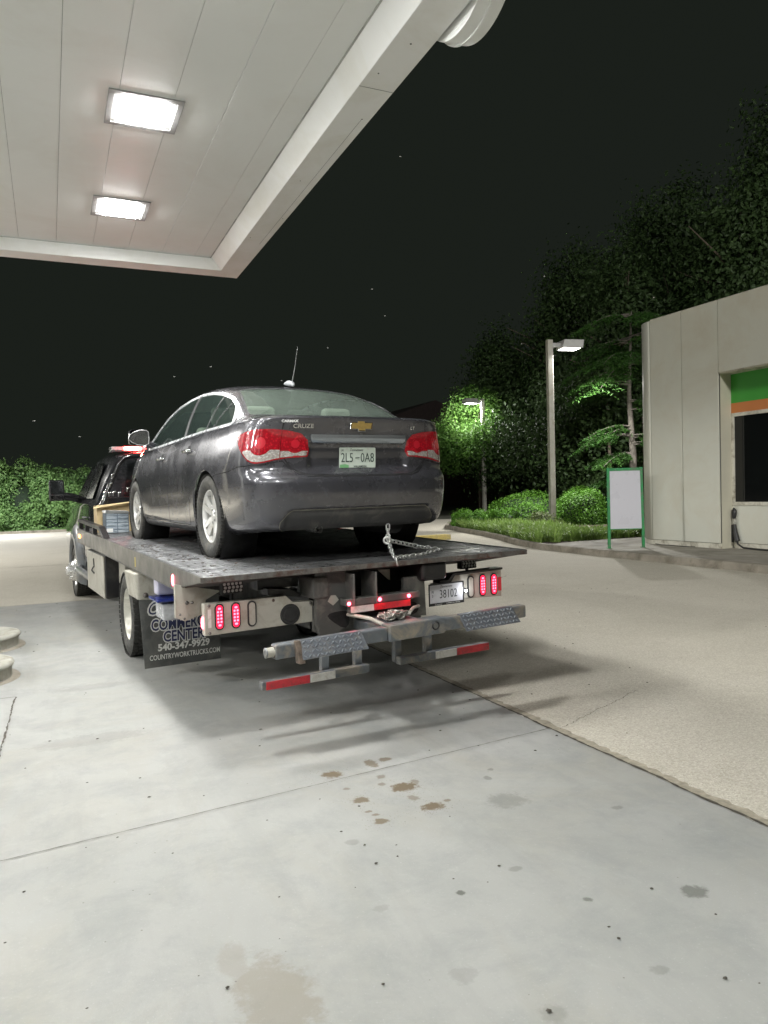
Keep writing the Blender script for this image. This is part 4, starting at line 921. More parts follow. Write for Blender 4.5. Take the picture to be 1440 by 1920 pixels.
# rocker strip
g = np.where((V[:, 1] > 1.36) & (V[:, 1] < 3.4) & (V[:, 7] < .5), .238 - V[:, 2], -1); (Vk, Fk), (V, F) = clip(V, F, g); panel('sill', Vk, Fk, M['black'], car, .02, .002, 'each')
panel('body', V, F, m_paint, car, .016, 0, 'join')
# cloth lining inside the roof and pillars
g = np.where(V[:, 7] > 1.12, np.minimum(V[:, 1] - .55, 3.7 - V[:, 1]), -1); (Vh, Fh), _ = clip(V, F, g); panel('headliner', Vh, Fh, m_head_liner, car, 0, -.02, 'join')
def add(name, mb, mat, parent=car, **k): return mb.build(name, mat, parent, **k)
def surf_y(x, z):   # rear skin depth at (x, z), for things fixed on the tail
    d = (V_all[:, 0] + abs(x)) ** 2 + (V_all[:, 2] - z) ** 2 + np.where(V_all[:, 1] > .9, 9, 0); return float(V_all[d.argmin(), 1])
def surf_x(y, z):
    d = (V_all[:, 1] - y) ** 2 + (V_all[:, 2] - z) ** 2 + np.where(V_all[:, 0] > -.4, 9, 0); return float(V_all[d.argmin(), 0])
# chrome bar over the plate
Vc, Fc = V_all, F_all
g = np.where((Vc[:, 7] < 1.0) & (Vc[:, 1] < .4), sdpoly(Vc[:, 6], Vc[:, 2], [(-.1, .866), (.392, .866), (.408, .921), (-.1, .921)]), -1); (Vb_, Fb_), _ = clip(Vc, Fc, g)
panel('chrome_bar', Vb_, Fb_, pbr('bar_chrome', (.36, .41, .48), .16, metal=1, var=.03), car, .03, .012, 'join')
# licence plate
ZP, YP = .752, surf_y(0, .75) - .012
m_plate = pbr('plate', (.62, .70, .62), .35, var=.02)
m_ink = pbr('plate_ink', (.012, .035, .03), .5); m_pg = pbr('plate_green', (.20, .48, .22), .4)
mb = MB(); poly = [(-.1525, -.07), (-.1465, -.076), (.1465, -.076), (.1525, -.07), (.1525, .07), (.1465, .076), (-.1465, .076), (-.1525, .07)]
mb.prism(poly, (-.012, YP, ZP), (1, 0, 0), (0, -.06, 1), (0, .004, 0)); lp = add('licence_plate', mb, m_plate)
PA, PB = (1, 0, 0), (0, -.06, 1)
def pl(x, z): return (-.012 + x, YP - .0015 - .06 * z, ZP + z)
mb = MB(); mb.text('2L5', pl(-.088, -.002), PA, PB, .098, .0008, sx=.72, bold=-.0005); mb.build('characters', m_ink, lp); mb = MB(); mb.text('0A8', pl(.082, -.002), PA, PB, .098, .0008, sx=.72, bold=-.0005)
mb.prism([(-.02, -.005), (.016, -.001), (.018, .006), (-.018, .002)], pl(-.002, .0), PA, PB, (0, -.0012, 0)); mb.build('characters', m_ink, lp)
mb = MB(); mb.text('Tennessee', pl(-.012, .058), PA, PB, .028, .0006, sx=.95, shear=.35); mb.text('UR', pl(-.128, .054), PA, PB, .022, .0006, sx=.8); mb.text('WILLIAMSON', pl(.02, -.064), PA, PB, .019, .0006, sx=.95, bold=.0003); mb.build('lettering', m_ink, lp)
mb = MB(); mb.prism([(-.148, -.073), (-.075, -.073), (-.075, -.053), (-.105, -.046), (-.148, -.05)], pl(0, 0), PA, PB, (0, -.0006, 0)); mb.build('green_corner', m_pg, lp)
mb = MB(); [mb.disc(pl(x, z), (0, -1, 0), .006, 10) for x in (-.09, .088) for z in (.066,)]; mb.build('bolt', M['alu'], lp)
# emblem and badges on the lid
YE_ = surf_y(.0, .985) - .014
bow = [(-.098, -.026), (-.030, -.026), (-.030, -.042), (.030, -.042), (.030, -.026), (.085, -.026), (.098, .026), (.030, .026), (.030, .042), (-.030, .042), (-.030, .026), (-.085, .026)]
mb = MB(); mb.prism(bow, (.0, YE_, .985), (1, 0, 0), (0, .12, 1), (0, .014, 0)); em = add('emblem', mb, M['chrome'], bevel=.002)
mb = MB(); b2 = [(x * .90, z * .80) for x, z in bow]; mb.prism(b2, (.0, YE_ - .002, .985), (1, 0, 0), (0, .12, 1), (0, .004, 0)); mb.build('gold_inlay', pbr('gold', (.36, .25, .08), .35, metal=.4, var=.15, scale=60), em)
def badge(txt, x, z, size, mat, **k):
    y = surf_y(x, z); y1 = surf_y(x + .06, z); a = Vector((1, (surf_y(-abs(x) + .05, z) - surf_y(-abs(x) - .05, z)) / .10 * (1 if x < 0 else -1), 0)).normalized()
    zz = (surf_y(x, z + .02) - surf_y(x, z - .02)) / .04; mb = MB(); mb.text(txt, (x, y - .007, z), a, Vector((0, zz, 1)).normalized(), size, .0025, **k); return add('badge', mb, mat)
badge('CRUZE', -.455, .978, .042, M['chrome'], sx=1.15, bold=.0008); badge('CARMAX', -.555, 1.012, .024, M['white'], sx=1.2, bold=.001); badge('LT', .46, .975, .036, M['chrome'], sx=1.0, bold=.0008)
# roof aerial
mb = MB(); mb.ring([(0, 1.27, 1.434), (0, 1.30, 1.452), (0, 1.38, 1.468), (0, 1.46, 1.474)], [.008, .024, .026, .012], 12); mb.add([], []); ae = add('aerial_base', mb, pbr('aerial', (.30, .32, .33), .45))
mb = MB(); mb.ring([(0, 1.30, 1.465), (0, 1.225, 1.60), (0, 1.16, 1.755)], [.005, .0035, .002], 6); mb.build('whip', pbr('whip_metal', (.3, .3, .3), .4, metal=.6), ae)
# wing mirrors
for s_ in (-1, 1):
    c = Vector((s_ * .945, 3.06, 1.085)); mb = MB(); vs = []
    prof = [(-.115, -.010), (-.10, .035), (-.05, .072), (.02, .088), (.075, .088), (.098, .07), (.105, 0), (.10, -.058), (.06, -.078), (-.02, -.072), (-.08, -.045)]
    n = len(prof)
    for t, sc_ in ((0, .97), (.018, 1.0), (.06, .96), (.10, .78), (.125, .45)):
        vs += [c + Vector((-s_ * -1 * 0 + (-s_) * -a * sc_ * -1 * -1, 0, 0)) + Vector((0, t, b * sc_)) for a, b in prof]
    fs = [(j * n + i, j * n + (i + 1) % n, (j + 1) * n + (i + 1) % n, (j + 1) * n + i) for j in range(4) for i in range(n)] + [tuple(range(4 * n, 5 * n))]
    mb.add(vs, fs, True); mb.add([c + Vector((s_ * a * .97 * -1 * -1 * -1, .004, b * .97)) for a, b in prof], [tuple(range(n))]); 
    mb.ring([c + Vector((-s_ * .07, .05, -.05)), c + Vector((-s_ * .16, .07, -.075))], [.04, .035], 8); mi = add('wing_mirror', mb, m_paint)
    gl = MB(); gl.add([c + Vector((-s_ * a * .84 * 1, -.002, b * .84)) for a, b in prof], [tuple(range(n)) if s_ > 0 else tuple(range(n))[::-1]]); gl.build('mirror_glass', pbr('mirror_face', (.28, .27, .27), .08, metal=.9, var=.03), mi)
    eg = MB(); eg.ring([c + Vector((-s_ * a * .93, -.001, b * .93)) for a, b in prof + prof[:1]], .005, 6, False); eg.build('mirror_rim', pbr('mirror_edge', (.5, .5, .5), .3, metal=.6), mi)
# door handles
for y, z in ((1.52, .872), (2.44, .845)):
    for s_ in (-1, 1):
        x = surf_x(y, z); mb = MB(); mb.ring([(s_ * (-x) * 1.0 + s_ * .005, y + .10, z - .004), (s_ * -x + s_ * .03, y + .07, z), (s_ * -x + s_ * .036, y, z + .002), (s_ * -x + s_ * .03, y - .07, z + .002), (s_ * -x + s_ * .005, y - .095, z)], [.010, .014, .015, .014, .010], 8)
        h = add('door_handle', mb, M['chrome']); mb = MB(); mb.lathe([(0, .004), (.035, .003), (.05, -.004)], (s_ * -x, y, z), (s_, 0, 0), 16); o = mb.build('handle_recess', m_well, h)
# wheels
def tyre_prof(r, w_, rr):
    h = w_ / 2; return [(rr, -h * .72), (rr + .02, -h * .92), (r - .055, -h * 1.0), (r - .018, -h * .93), (r - .004, -h * .80), (r, -h * .72), (r, -h * .42), (r - .008, -h * .41), (r - .008, -h * .35), (r, -h * .34), (r, -h * .04), (r - .008, -h * .03), (r - .008, h * .03), (r, h * .04), (r, h * .34), (r - .008, h * .35), (r - .008, h * .41), (r, h * .42), (r, h * .72), (r - .004, h * .80), (r - .018, h * .93), (r - .055, h), (rr + .02, h * .92), (rr, h * .72)]
def treadmat():
    m, nt, b = newmat('tread'); co = coord(nt, 'Object'); b.inputs['Roughness'].default_value = .78
    base = ramp(nt, noise(nt, 12, 6, co, .7), [(.3, (.018, .018, .017)), (.7, (.05, .048, .042))]); nt.links.new(base, b.inputs['Base Color']); bump(nt, b, noise(nt, 60, 3, coord(nt, 'Object', (3, 1, 1))), .25, .004); return m
m_tread = treadmat()
def car_wheel(x, y, z, s_, steer=0):
    w_ = .215; wh = empty('wheel', (x, y, z), (0, 0, steer)); wh.parent = car
    mb = MB(); mb.lathe(tyre_prof(.332, w_, .208), (0, 0, 0), (s_, 0, 0), 64); ty = mb.build('tyre', m_tyre, wh)
    mb = MB()  # shallow cross cuts at the tread shoulders
    for k in range(72):
        a = 2 * PI * k / 72
        for sd in (-1, 1):
            R = Matrix.Rotation(a, 3, 'X'); mb.box(R @ Vector((sd * w_ * .42, 0, .3295)), (.03, .007, .010), R)
    o = mb.build('tread_cut', m_tread, ty)
    mb = MB(); o_ = .085
    mb.lathe([(.212, -.08), (.200, -.08), (.19, -.02), (.188, o_ - .03), (.196, o_ - .01), (.206, o_), (.214, o_ - .003), (.214, o_ - .012)], (0, 0, 0), (s_, 0, 0), 56)
    mb.lathe([(.0, .062), (.030, .066), (.034, .060), (.052, .055), (.066, .045), (.07, -.01)], (0, 0, 0), (s_, 0, 0), 30)
    for k in range(5):
        a = 2 * PI * k / 5 + .3
        for dd in (-1, 1):
            R = Matrix.Rotation(a, 3, 'X')
            def q(r, t, h): return R @ Vector((s_ * h, t, r))
            pts = [(.045, dd * .001, .052), (.045, dd * .046, .048), (.120, dd * .052, .060), (.198, dd * .074, .072), (.198, dd * .020, .078), (.120, dd * .006, .068)]
            top = [q(*p_) for p_ in pts]; bot = [q(p_[0], p_[1], p_[2] - .035) for p_ in pts]; n = 6
            mb.add(top + bot, [tuple(range(6)), tuple(range(11, 5, -1))] + [(i, (i + 1) % n, n + (i + 1) % n, n + i) for i in range(n)])
    rm = mb.build('rim', m_rim, wh, bevel=.003)
    mb = MB(); [mb.cyl((s_ * .045, .052 * math.cos(2 * PI * k / 5), .052 * math.sin(2 * PI * k / 5)), (s_ * .062, .052 * math.cos(2 * PI * k / 5), .052 * math.sin(2 * PI * k / 5)), .010, 8) for k in range(5)]; mb.build('lug_nut', M['chrome'], rm)
    mb = MB(); mb.lathe([(.0, -.02), (.13, -.02), (.135, -.03), (.135, -.05), (0, -.05)], (0, 0, 0), (s_, 0, 0), 30); mb.build('brake_disc', pbr('brake', (.10, .095, .09), .5, metal=.7), wh)
for s_ in (-1, 1):
    car_wheel(s_ * .778, RAX, .33, s_); car_wheel(s_ * .778, FAX, .33, s_)
    for ay in (RAX, FAX):
        mb = MB(); mb.lathe([(.395, .87), (.385, .60), (.0, .55)], (0, ay, WZ), (s_, 0, 0), 36); add('wheel_well', mb, m_well)
# underbody
mb = MB(); mb.bb((-.62, .30, .24), (.62, 4.2, .34)); mb.bb((-.5, .16, .27), (.5, .45, .33)); mb.bb((-.75, 1.5, .20), (.75, 3.2, .30))
mb.ring([(.34, .18, .25), (.34, .62, .25)], [.085, .085], 14); mb.ring([(-.52, 1.02, .30), (.52, 1.02, .30)], .045, 10); add('underbody', mb, m_under)
mb = MB(); mb.ring([(-.34, .10, .235), (-.34, .3, .24)], .028, 12, False); add('exhaust', mb, M['alu'])
# cabin
mb = MB(); mb.bb((-.60, .62, .96), (.60, 1.18, 1.00)); add('parcel_shelf', mb, pbr('shelf', (.20, .205, .185), .85, var=.1))
mb = MB(); mb.bb((-.62, .7, .45), (.62, 3.5, .50)); mb.bb((-.66, 3.05, .5), (.66, 3.5, .98)); add('cabin_floor', mb, m_cabin)
def seat(x, y, z0, back, tilt, head=True, w_=.5):
    sb = empty('seat', (x, y, z0)); sb.parent = car
    mb = MB(); R = Matrix.Rotation(tilt, 3, 'X'); mb.box((0, 0, back / 2), (w_, .13, back), R); mb.build('backrest', m_seat, sb, bevel=.05, seg=4)
    mb = MB(); mb.box((0, .27, .02), (w_, .5, .14)); mb.build('cushion', m_seat, sb, bevel=.04, seg=3)
    if head:
        mb = MB(); hz = back + .09; mb.box(Vector((0, -math.sin(-tilt) * 0 + math.sin(-tilt) * hz * -1 * -1, hz)), (.27, .10, .17), R); mb.build('headrest', m_seat, sb, bevel=.04, seg=4)
        mb = MB(); [mb.ring([(dx, math.sin(-tilt) * hz, hz - .16), (dx, math.sin(-tilt) * hz, hz - .05)], .006, 6) for dx in (-.05, .05)]; mb.build('headrest_post', M['chrome'], sb)
seat(-.36, 1.32, .56, .50, .22); seat(.36, 1.32, .56, .50, .22); seat(0, 1.32, .56, .44, .22, False, .3)
seat(-.38, 2.15, .55, .58, .22); seat(.38, 2.15, .55, .58, .22)
mb = MB(); mb.bb((-.15, .66, 1.0), (.15, .72, 1.045)); add('high_brake_lamp', mb, pbr('brake_red', (.35, .03, .03), .3, var=.4, scale=30), bevel=.01)
mb = MB(); mb.bb((-.13, .75, 1.0), (.13, 1.0, 1.03)); mb.bb((-.10, 2.95, 1.30), (.10, 2.97, 1.36)); add('cabin_detail', mb, m_cabin)
# ================================================================ tow truck (x right, y forward, rear edge of the deck at y = 0)
truck = empty('flatbed_tow_truck', (2.13877, 4.88292, 0), (0, 0, .079457), label='dark flatbed tow truck with lit red tail lamps and a wheel lift at its rear', cat='tow truck')
SH = Matrix(((1, 0, 0, 0), (0, 1, 0, 0), (.0104, .0186, 1, 0), (0, 0, 0, 1)))     # the bed leans forward and to one side
SB = Matrix(((1, 0, 0, 0), (0, 1, 0, 0), (.022, 0, 1, 0), (0, 0, 0, 1)))
SW = Matrix(((1, 0, 0, 0), (0, 1, 0, 0), (.035, 0, 1, .022), (0, 0, 0, 1)))
def MS(X=None): m = MB(); m.X = X; return m
ZD = 1.081
def deckmat():
    m, nt, b = newmat('worn_steel_deck'); co = coord(nt, 'Object')
    base = ramp(nt, noise(nt, 1.3, 6, co, .7, .6), [(.3, (.030, .030, .031)), (.7, (.065, .065, .064))])
    st = noise(nt, 24, 9, coord(nt, 'Object', (1, .14, 1)), .8, .3); st2 = noise(nt, 15, 9, coord(nt, 'Object', (.5, 1.0, 1)), .85, .5)
    k = math_(nt, 'MULTIPLY', ramp(nt, st, [(.38, g3(.05)), (.60, g3(1))]), ramp(nt, st2, [(.40, g3(0.1)), (.56, g3(1))]))
    sx = nd(nt, 'ShaderNodeSeparateXYZ'); nt.links.new(co, sx.inputs[0])
    le = nd(nt, 'ShaderNodeMapRange'); nt.links.new(sx.outputs[0], le.inputs[0]); le.inputs[1].default_value = -.45; le.inputs[2].default_value = -1.05; le.inputs[3].default_value = .38; le.inputs[4].default_value = 1
    k = math_(nt, 'MULTIPLY', k, le.outputs[0]); base = mixc(nt, math_(nt, 'MULTIPLY', k, .9), base, (.46, .47, .48))
    nt.links.new(base, b.inputs['Base Color']); b.inputs['Metallic'].default_value = .55
    r = ramp(nt, noise(nt, 5, 7, co, .75), [(.35, g3(.24)), (.65, g3(.6))]); nt.links.new(r, b.inputs['Roughness'])
    w_ = nd(nt, 'ShaderNodeTexWave', bands_direction='X'); w_.inputs['Scale'].default_value = 9; w_.inputs['Distortion'].default_value = .6; nt.links.new(co, w_.inputs[0])
    h = math_(nt, 'ADD', math_(nt, 'MULTIPLY', w_.outputs['Fac'], .4), noise(nt, 70, 5, co)); bump(nt, b, h, .55, .006); return m
m_deck = deckmat()
m_rail = pbr('rail_grey', (.085, .086, .082), .38, metal=.35, coat=.25, var=.12, scale=2, dirt=(.16, .155, .14), dscale=3)
m_edge = pbr('scraped_steel', (.20, .19, .18), .45, metal=.7, var=.4, scale=20, dirt=(.13, .06, .04), dscale=12)
m_tgrey = pbr('dusty_grey_paint', (.085, .085, .08), .6, var=.15, scale=5, dirt=(.17, .16, .14), dscale=6)
m_lift = pbr('lift_steel', (.15, .165, .18), .5, metal=.35, var=.18, scale=7, dirt=(.33, .29, .23), dscale=6)
m_tread2 = pbr('tread_plate', (.165, .18, .205), .40, metal=.5, var=.10, scale=30, dirt=(.24, .235, .22), dscale=26)
m_loz = pbr('worn_lozenge', (.27, .29, .32), .35, metal=.6, var=.15, scale=60)
m_rust = pbr('rusty_inside', (.105, .08, .062), .9, var=.5, scale=20)
m_pnl = pbr('tail_panel_paint', (.44, .425, .37), .5, metal=.1, var=.07, scale=3, dirt=(.30, .275, .22), dscale=5)
m_tdark = pbr('truck_black', (.014, .014, .015), .45, coat=.2, var=.3, dirt=(.05, .045, .038), dscale=4)
m_cab = pbr('cab_paint', (.016, .017, .019), .22, coat=1, var=.15, scale=2)
m_fend = pbr('fender_paint', (.17, .185, .20), .35, coat=.6, var=.08, scale=2, dirt=(.2, .19, .17), dscale=4)
m_led = emit('tail_led', (1, .008, .045), 2.2, (.4, .01, .02)); m_ledhot = emit('led_dot', (1, .11, .17), 4.6, (.5, .02, .03)); m_mark = emit('marker_red', (1, .06, .12), 9.0)
m_amber = emit('marker_amber', (1, .35, .04), 5.0); m_red = pbr('tape_red', (.62, .035, .05), .35, var=.12, scale=20, dirt=(.30, .05, .05), dscale=14); m_wht = pbr('tape_white', (.74, .73, .69), .35, var=.06, scale=20, dirt=(.5, .48, .42), dscale=14)
def tp(name, mb, mat, parent=truck, **k): return mb.build(name, mat, parent, **k)
# deck and side rails
mb = MS(SH); mb.bb((-1.272, 0, ZD - .03), (1.272, 6.4, ZD)); deck = tp('deck', mb, m_deck)
mb = MS(SH)
for y in (.42, 1.25, 2.1, 2.95, 3.8, 4.65, 5.5): mb.bb((-1.27, y, ZD + .0005), (1.27, y + .006, ZD + .0015))
for x in (-.75, -.25, .25, .75): mb.bb((x, .02, ZD + .0008), (x + .006, 6.3, ZD + .0018))
mb.build('weld_seam', M['black'], deck)
mb = MS(SH); mb.bb((-1.295, -.012, ZD - .034), (1.295, -.001, ZD + .002)); mb.build('rear_lip', m_edge, deck, bevel=.002)
mb = MS(SH); r_ = random.Random(3)
for i in range(160):
    x, y = r_.uniform(-1.26, -.4), r_.uniform(.03, 3.2); s_ = r_.uniform(.006, .022); mb.box((x, y, ZD + .002), (s_, s_ * r_.uniform(.6, 3), .004), Matrix.Rotation(r_.uniform(-.5, .5), 3, 'Z'))
mb.build('grime_flakes', m_edge, deck); tag(bpy.data.objects['grime_flakes'], kind='stuff')
for s_ in (-1, 1):
    mb = MS(SH); x = s_ * 1.295
    mb.prism([(0, ZD + .004), (0, ZD - .03), (.70, ZD - .150), (6.42, ZD - .172), (6.42, ZD + .012), (.2, ZD + .006)], (x, 0, 0), (0, 1, 0), (0, 0, 1), (-s_ * .022, 0, 0))
    mb.prism([(.70, ZD - .150), (.70, ZD - .157), (6.42, ZD - .179), (6.42, ZD - .172)], (x + s_ * .004, 0, 0), (0, 1, 0), (0, 0, 1), (-s_ * .05, 0, 0)); ra = tp('side_rail', mb, m_rail, bevel=.003)
    mb = MS(SH); mb.lathe([(0, .010), (.021, .007), (.026, 0)], (x, .745, ZD - .093), (s_, 0, 0), 20); mk = mb.build('marker_lamp', m_mark if s_ < 0 else m_mark, ra); 
    mk.data.transform(Matrix.Translation((0, .745, ZD - .093)) @ Matrix.Scale(1.7, 4, (0, 0, 1)) @ Matrix.Translation((0, -.745, -ZD + .093)))
    mb = MS(SH); mb.bb((x + s_ * .001, 6.05, ZD - .11), (x + s_ * .012, 6.2, ZD - .06)); mb.build('amber_marker', m_amber, ra, bevel=.004)
    mb = MS(SH); mb.bb((x, 2.165, ZD - .13), (x + s_ * .003, 2.185, ZD - .045)); mb.build('yellow_mark', pbr('yellow_mark', (.6, .48, .12), .5), ra)
    # low guard at the front of the bed
    mb = MS(SH); mb.prism([(4.0, ZD + .01), (4.08, ZD + .01), (4.45, ZD + .085), (6.3, ZD + .10), (6.3, ZD + .14), (4.36, ZD + .125)], (x, 0, 0), (0, 1, 0), (0, 0, 1), (-s_ * .07, 0, 0))
    for y in (4.9, 5.6, 6.22): mb.bb((x - s_ * .01, y, ZD), (x - s_ * .06, y + .06, ZD + .095))
    tp('bed_guard', mb, m_tdark, bevel=.004)
# subframe below the deck
for s_ in (-1, 1):
    mb = MS(SH); mb.bb((s_ * .34, .30, ZD - .20), (s_ * .46, 6.35, ZD - .031)); tp('bed_beam', mb, m_tdark)
    mb = MS(); mb.bb((s_ * .37, .25, .62), (s_ * .46, 10.6, .84)); tp('chassis_rail', mb, m_tdark)
for y in (.55, 1.5, 2.5, 3.5, 4.5, 5.5):
    mb = MS(SH); mb.bb((-1.25, y, ZD - .10), (1.25, y + .06, ZD - .031)); tp('cross_member', mb, m_tdark)
mb = MS(SH); mb.prism([(0.01, ZD - .034), (.62, ZD - .145), (.62, ZD - .034)], (-1.27, 0, 0), (0, 1, 0), (0, 0, 1), (2.54, 0, 0)); tp('tail_wedge', mb, pbr('wedge_dark', (.03, .029, .028), .6, metal=.3, dirt=(.10, .05, .035), dscale=7))
mb = MS(); mb.ring([(0, 3.25, .42), (-.3, 3.25, .42), (-.7, 3.25, .42)], [.17, .07, .07], 12); mb.ring([(0, 3.25, .42), (.7, 3.25, .42)], .07, 12); mb.ring([(0, 3.3, .45), (0, 8, .62)], .05, 8); tp('axle', mb, m_tdark)
mb = MS(); mb.bb((.5, 4.3, .5), (1.1, 6.0, .9)); mb.ring([(-.7, 2.6, .6), (-.7, 3.3, .55), (-.7, 4.2, .62)], .03, 6); tp('fuel_tank', mb, m_tdark)
# rear frame plates
mb = MS(SB); mb.prism([(-.46, 1.05), (-.225, 1.04), (-.225, .66), (-.30, .60), (-.43, .58), (-.46, .68)], (0, .12, 0), (1, 0, 0), (0, 0, 1), (0, .05, 0)); fp = tp('frame_plate', mb, m_tgrey, bevel=.004)
mb = MS(SB); mb.prism([(-.10 * 0 - .375, .832), (-.335, .80), (-.29, .835), (-.315, .87), (-.35, .872)], (0, .118, 0), (1, 0, 0), (0, 0, 1), (0, -.004, 0)); mb.build('maker_badge', m_pnl, fp)
mb = MS(SB); mb.prism([(.235, .94), (.41, .94), (.42, .64), (.235, .66)], (0, .10, 0), (1, 0, 0), (0, 0, 1), (0, .05, 0)); tp('frame_plate', mb, m_tgrey, bevel=.004)
mb = MS(SB)
mb.prism([(-.46, .80), (.42, .80), (.42, .60), (.30, .585), (-.34, .565), (-.46, .62)], (0, .18, 0), (1, 0, 0), (0, 0, 1), (0, .03, 0)); tp('rear_crossplate', mb, m_tgrey, bevel=.003)
mb = MS(SB)
mb.prism(smoothpoly([(-.385, .74), (-.30, .755), (-.215, .75), (-.205, .66), (-.25, .62), (-.36, .70)], 1), (0, .1195, 0), (1, 0, 0), (0, 0, 1), (0, .003, 0))
mb.build('frame_opening', m_well, truck)
mb = MS(SB); mb.prism(smoothpoly([(.20, .66), (.215, .735), (.26, .76), (.34, .75), (.355, .68), (.28, .655)], 1), (0, .0985, 0), (1, 0, 0), (0, 0, 1), (0, .003, 0)); mb.build('frame_opening', m_well, truck)
for x0, x1 in ((-.235, -.225), (-.062, -.052)):
    mb = MS(SB); mb.bb((x0, -.02, .80), (x1, .22, 1.02)); tp('channel_flange', mb, m_tgrey, bevel=.002)
mb = MS(SB); mb.bb((-.224, .0, .80), (-.063, .22, .81)); mb.prism([(-.19, .812), (-.13, .85), (-.12, .812)], (0, 0, 0), (1, 0, 0), (0, 0, 1), (0, .1, 0)); tp('channel_floor', mb, m_tgrey)
mb = MS(SB); mb.bb((-.495, .10, .86), (-.37, .34, 1.01)); tp('hinge_box', mb, m_tgrey, bevel=.015)
mb = MS(SB); mb.bb((-.80, .36, .93), (-.495, .50, 1.0)); mb.bb((-.72, .30, .87), (-.56, .34, .90)); tp('dark_bracket', mb, m_tdark, bevel=.004)
mb = MS(SB); mb.prism([(-.76, .90), (-.52, .865), (-.505, .885), (-.60, .93), (-.76, .945)], (0, .27, 0), (1, 0, 0), (0, 0, 1), (0, .14, 0)); tp('gusset', mb, m_tdark, bevel=.003)
mb = MS(SB); mb.bb((.345, .02, .905), (.565, .5, 1.045)); tp('end_box', mb, m_tdark, bevel=.03, seg=4)
mb = MS(SB); mb.prism([(.10, 1.0), (.20, .995), (.20, .915), (.185, .92)], (0, .25, 0), (1, 0, 0), (0, 0, 1), (0, .01, 0)); tp('bracket_plate', mb, m_pnl)
mb = MS(SB); mb.bb((-.45, .42, .70), (.45, .5, 1.0)); tp('back_plate', mb, m_well)
# marker bar and reflective strip
mb = MS(SB); mb.bb((-.29, -.01, .80), (.30, .10, .848)); bar = tp('marker_bar', mb, m_tgrey, bevel=.004)
for x, z in ((-.271, .818), (-.030, .822), (.208, .822)):
    mb = MS(SB); mb.lathe([(0, .012), (.010, .009), (.014, 0)], (x, -.011, z), (0, -1, 0), 14); mb.build('marker_lamp', m_mark, bar)
    l = bpy.data.lights.new('marker_glow', 'POINT'); l.energy = .12; l.color = (1, .05, .10); l.shadow_soft_size = .012; lo = bpy.data.objects.new('marker_glow', l); COL.objects.link(lo); lo.parent = bar; lo.location = (x, -.045, z + x * .022)
mb = MS(SB); mb.bb((-.257, -.004, .748), (.225, .05, .797)); st_ = tp('reflective_strip', mb, m_tgrey)
mb = MS(SB); mb.bb((-.256, -.006, .750), (-.076, -.003, .795)); mb.build('white_tape', m_wht, st_)
mb = MS(SB); mb.bb((-.073, -.006, .750), (.223, -.003, .795)); mb.build('red_tape', m_red, st_)
# boom with its bars
mb = MS(SW); mb.bb((-.15, -.38, .585), (.12, .6, .655)); mb.bb((-.11, -.30, .655), (.15, .2, .675)); tp('boom', mb, m_lift, bevel=.008)
mb = MS(SW); mb.ring([(-.25, .06, .715), (-.17, -.12, .70), (-.12, -.3, .66)], .014, 8); tp('boom_strut', mb, m_pnl)
mb = MS(SW); mb.ring([(.33, .06, .70), (.22, -.05, .715), (.13, -.16, .715)], .012, 8); tp('boom_strut', mb, m_pnl)
mb = MS(SW); mb.bb((-.20, -.46, .595), (.225, -.34, .70)); tp('lift_head', mb, m_lift, bevel=.008)
mb = MS(SW); mb.ring([(-.18, -.462, .655)] , .01) if False else None; mb.lathe([(.022, 0), (.030, .004), (.022, .008)], (.145, -.462, .655), (0, -1, 0), 16); mb.build('ring_mark', M['black'], truck)
for s_, x0, x1 in ((-1, -.20, -.97), (1, .225, .93)):
    mb = MS(SW); a = min(x0, x1); b_ = max(x0, x1); yo = -.02; mb.bb((a, -.435, .60), (b_, -.35, .688)); arm = tp('lift_arm', mb, m_lift, bevel=.010)
    e0 = -.81 if s_ < 0 else .36; e1 = -.40 if s_ < 0 else .80; w0, w1 = (-.01, .02) if s_ < 0 else (.01, .02)
    top = [(e0, -.437, .695), (e1, -.437, .695)]; bot = [(e0 + w0, -.51, .592), (e1 + w1, -.51, .592)]
    mb = MS(SW); th = .012
    mb.hexa([bot[0], bot[1], (bot[1][0], bot[1][1] + th, bot[1][2] - .004), (bot[0][0], bot[0][1] + th, bot[0][2] - .004), top[0], top[1], (top[1][0], top[1][1] + th + .03, top[1][2]), (top[0][0], top[0][1] + th + .03, top[0][2])])
    A_ = Vector(top[0]); U_ = Vector(top[1]) - A_; W_ = Vector(bot[0]) - A_; Nn = U_.cross(W_).normalized(); Nn = Nn if Nn.y < 0 else -Nn; Un = U_.normalized(); Wn = W_.normalized()
    for i in range(15):
        for j in range(4):
            c = A_ + U_ * ((i + .6) / 15.2) + W_ * ((j + .5) / 4) + Nn * .002; a_ = PI / 4 if (i + j) % 2 else -PI / 4
            d1 = Un * math.cos(a_) + Wn * math.sin(a_); d2 = Nn.cross(d1); L1, L2 = .016, .006
            mb.mat(1).add([c - d1 * L1, c - d2 * L2, c + d1 * L1, c + d2 * L2, c + Nn * .009], [(0, 1, 4), (1, 2, 4), (2, 3, 4), (3, 0, 4)])
    mb.build('step_plate', [m_tread2, m_loz], arm)
    xe = x1; mb = MS(SW); o_ = .012
    mb.bb((xe - .002 if s_ < 0 else xe - .01, -.425, .612), (xe + .002 if s_ < 0 else xe + .003, -.36, .677)); mb.build('open_end', m_rust, arm)
mb = MS(SW); mb.hexa([(-.845, -.50, .565), (-.80, -.50, .565), (-.80, -.44, .565), (-.845, -.44, .565), (-.85, -.45, .70), (-.815, -.45, .70), (-.815, -.42, .70), (-.85, -.42, .70)]); tp('arm_tip', mb, m_rust, bevel=.006)
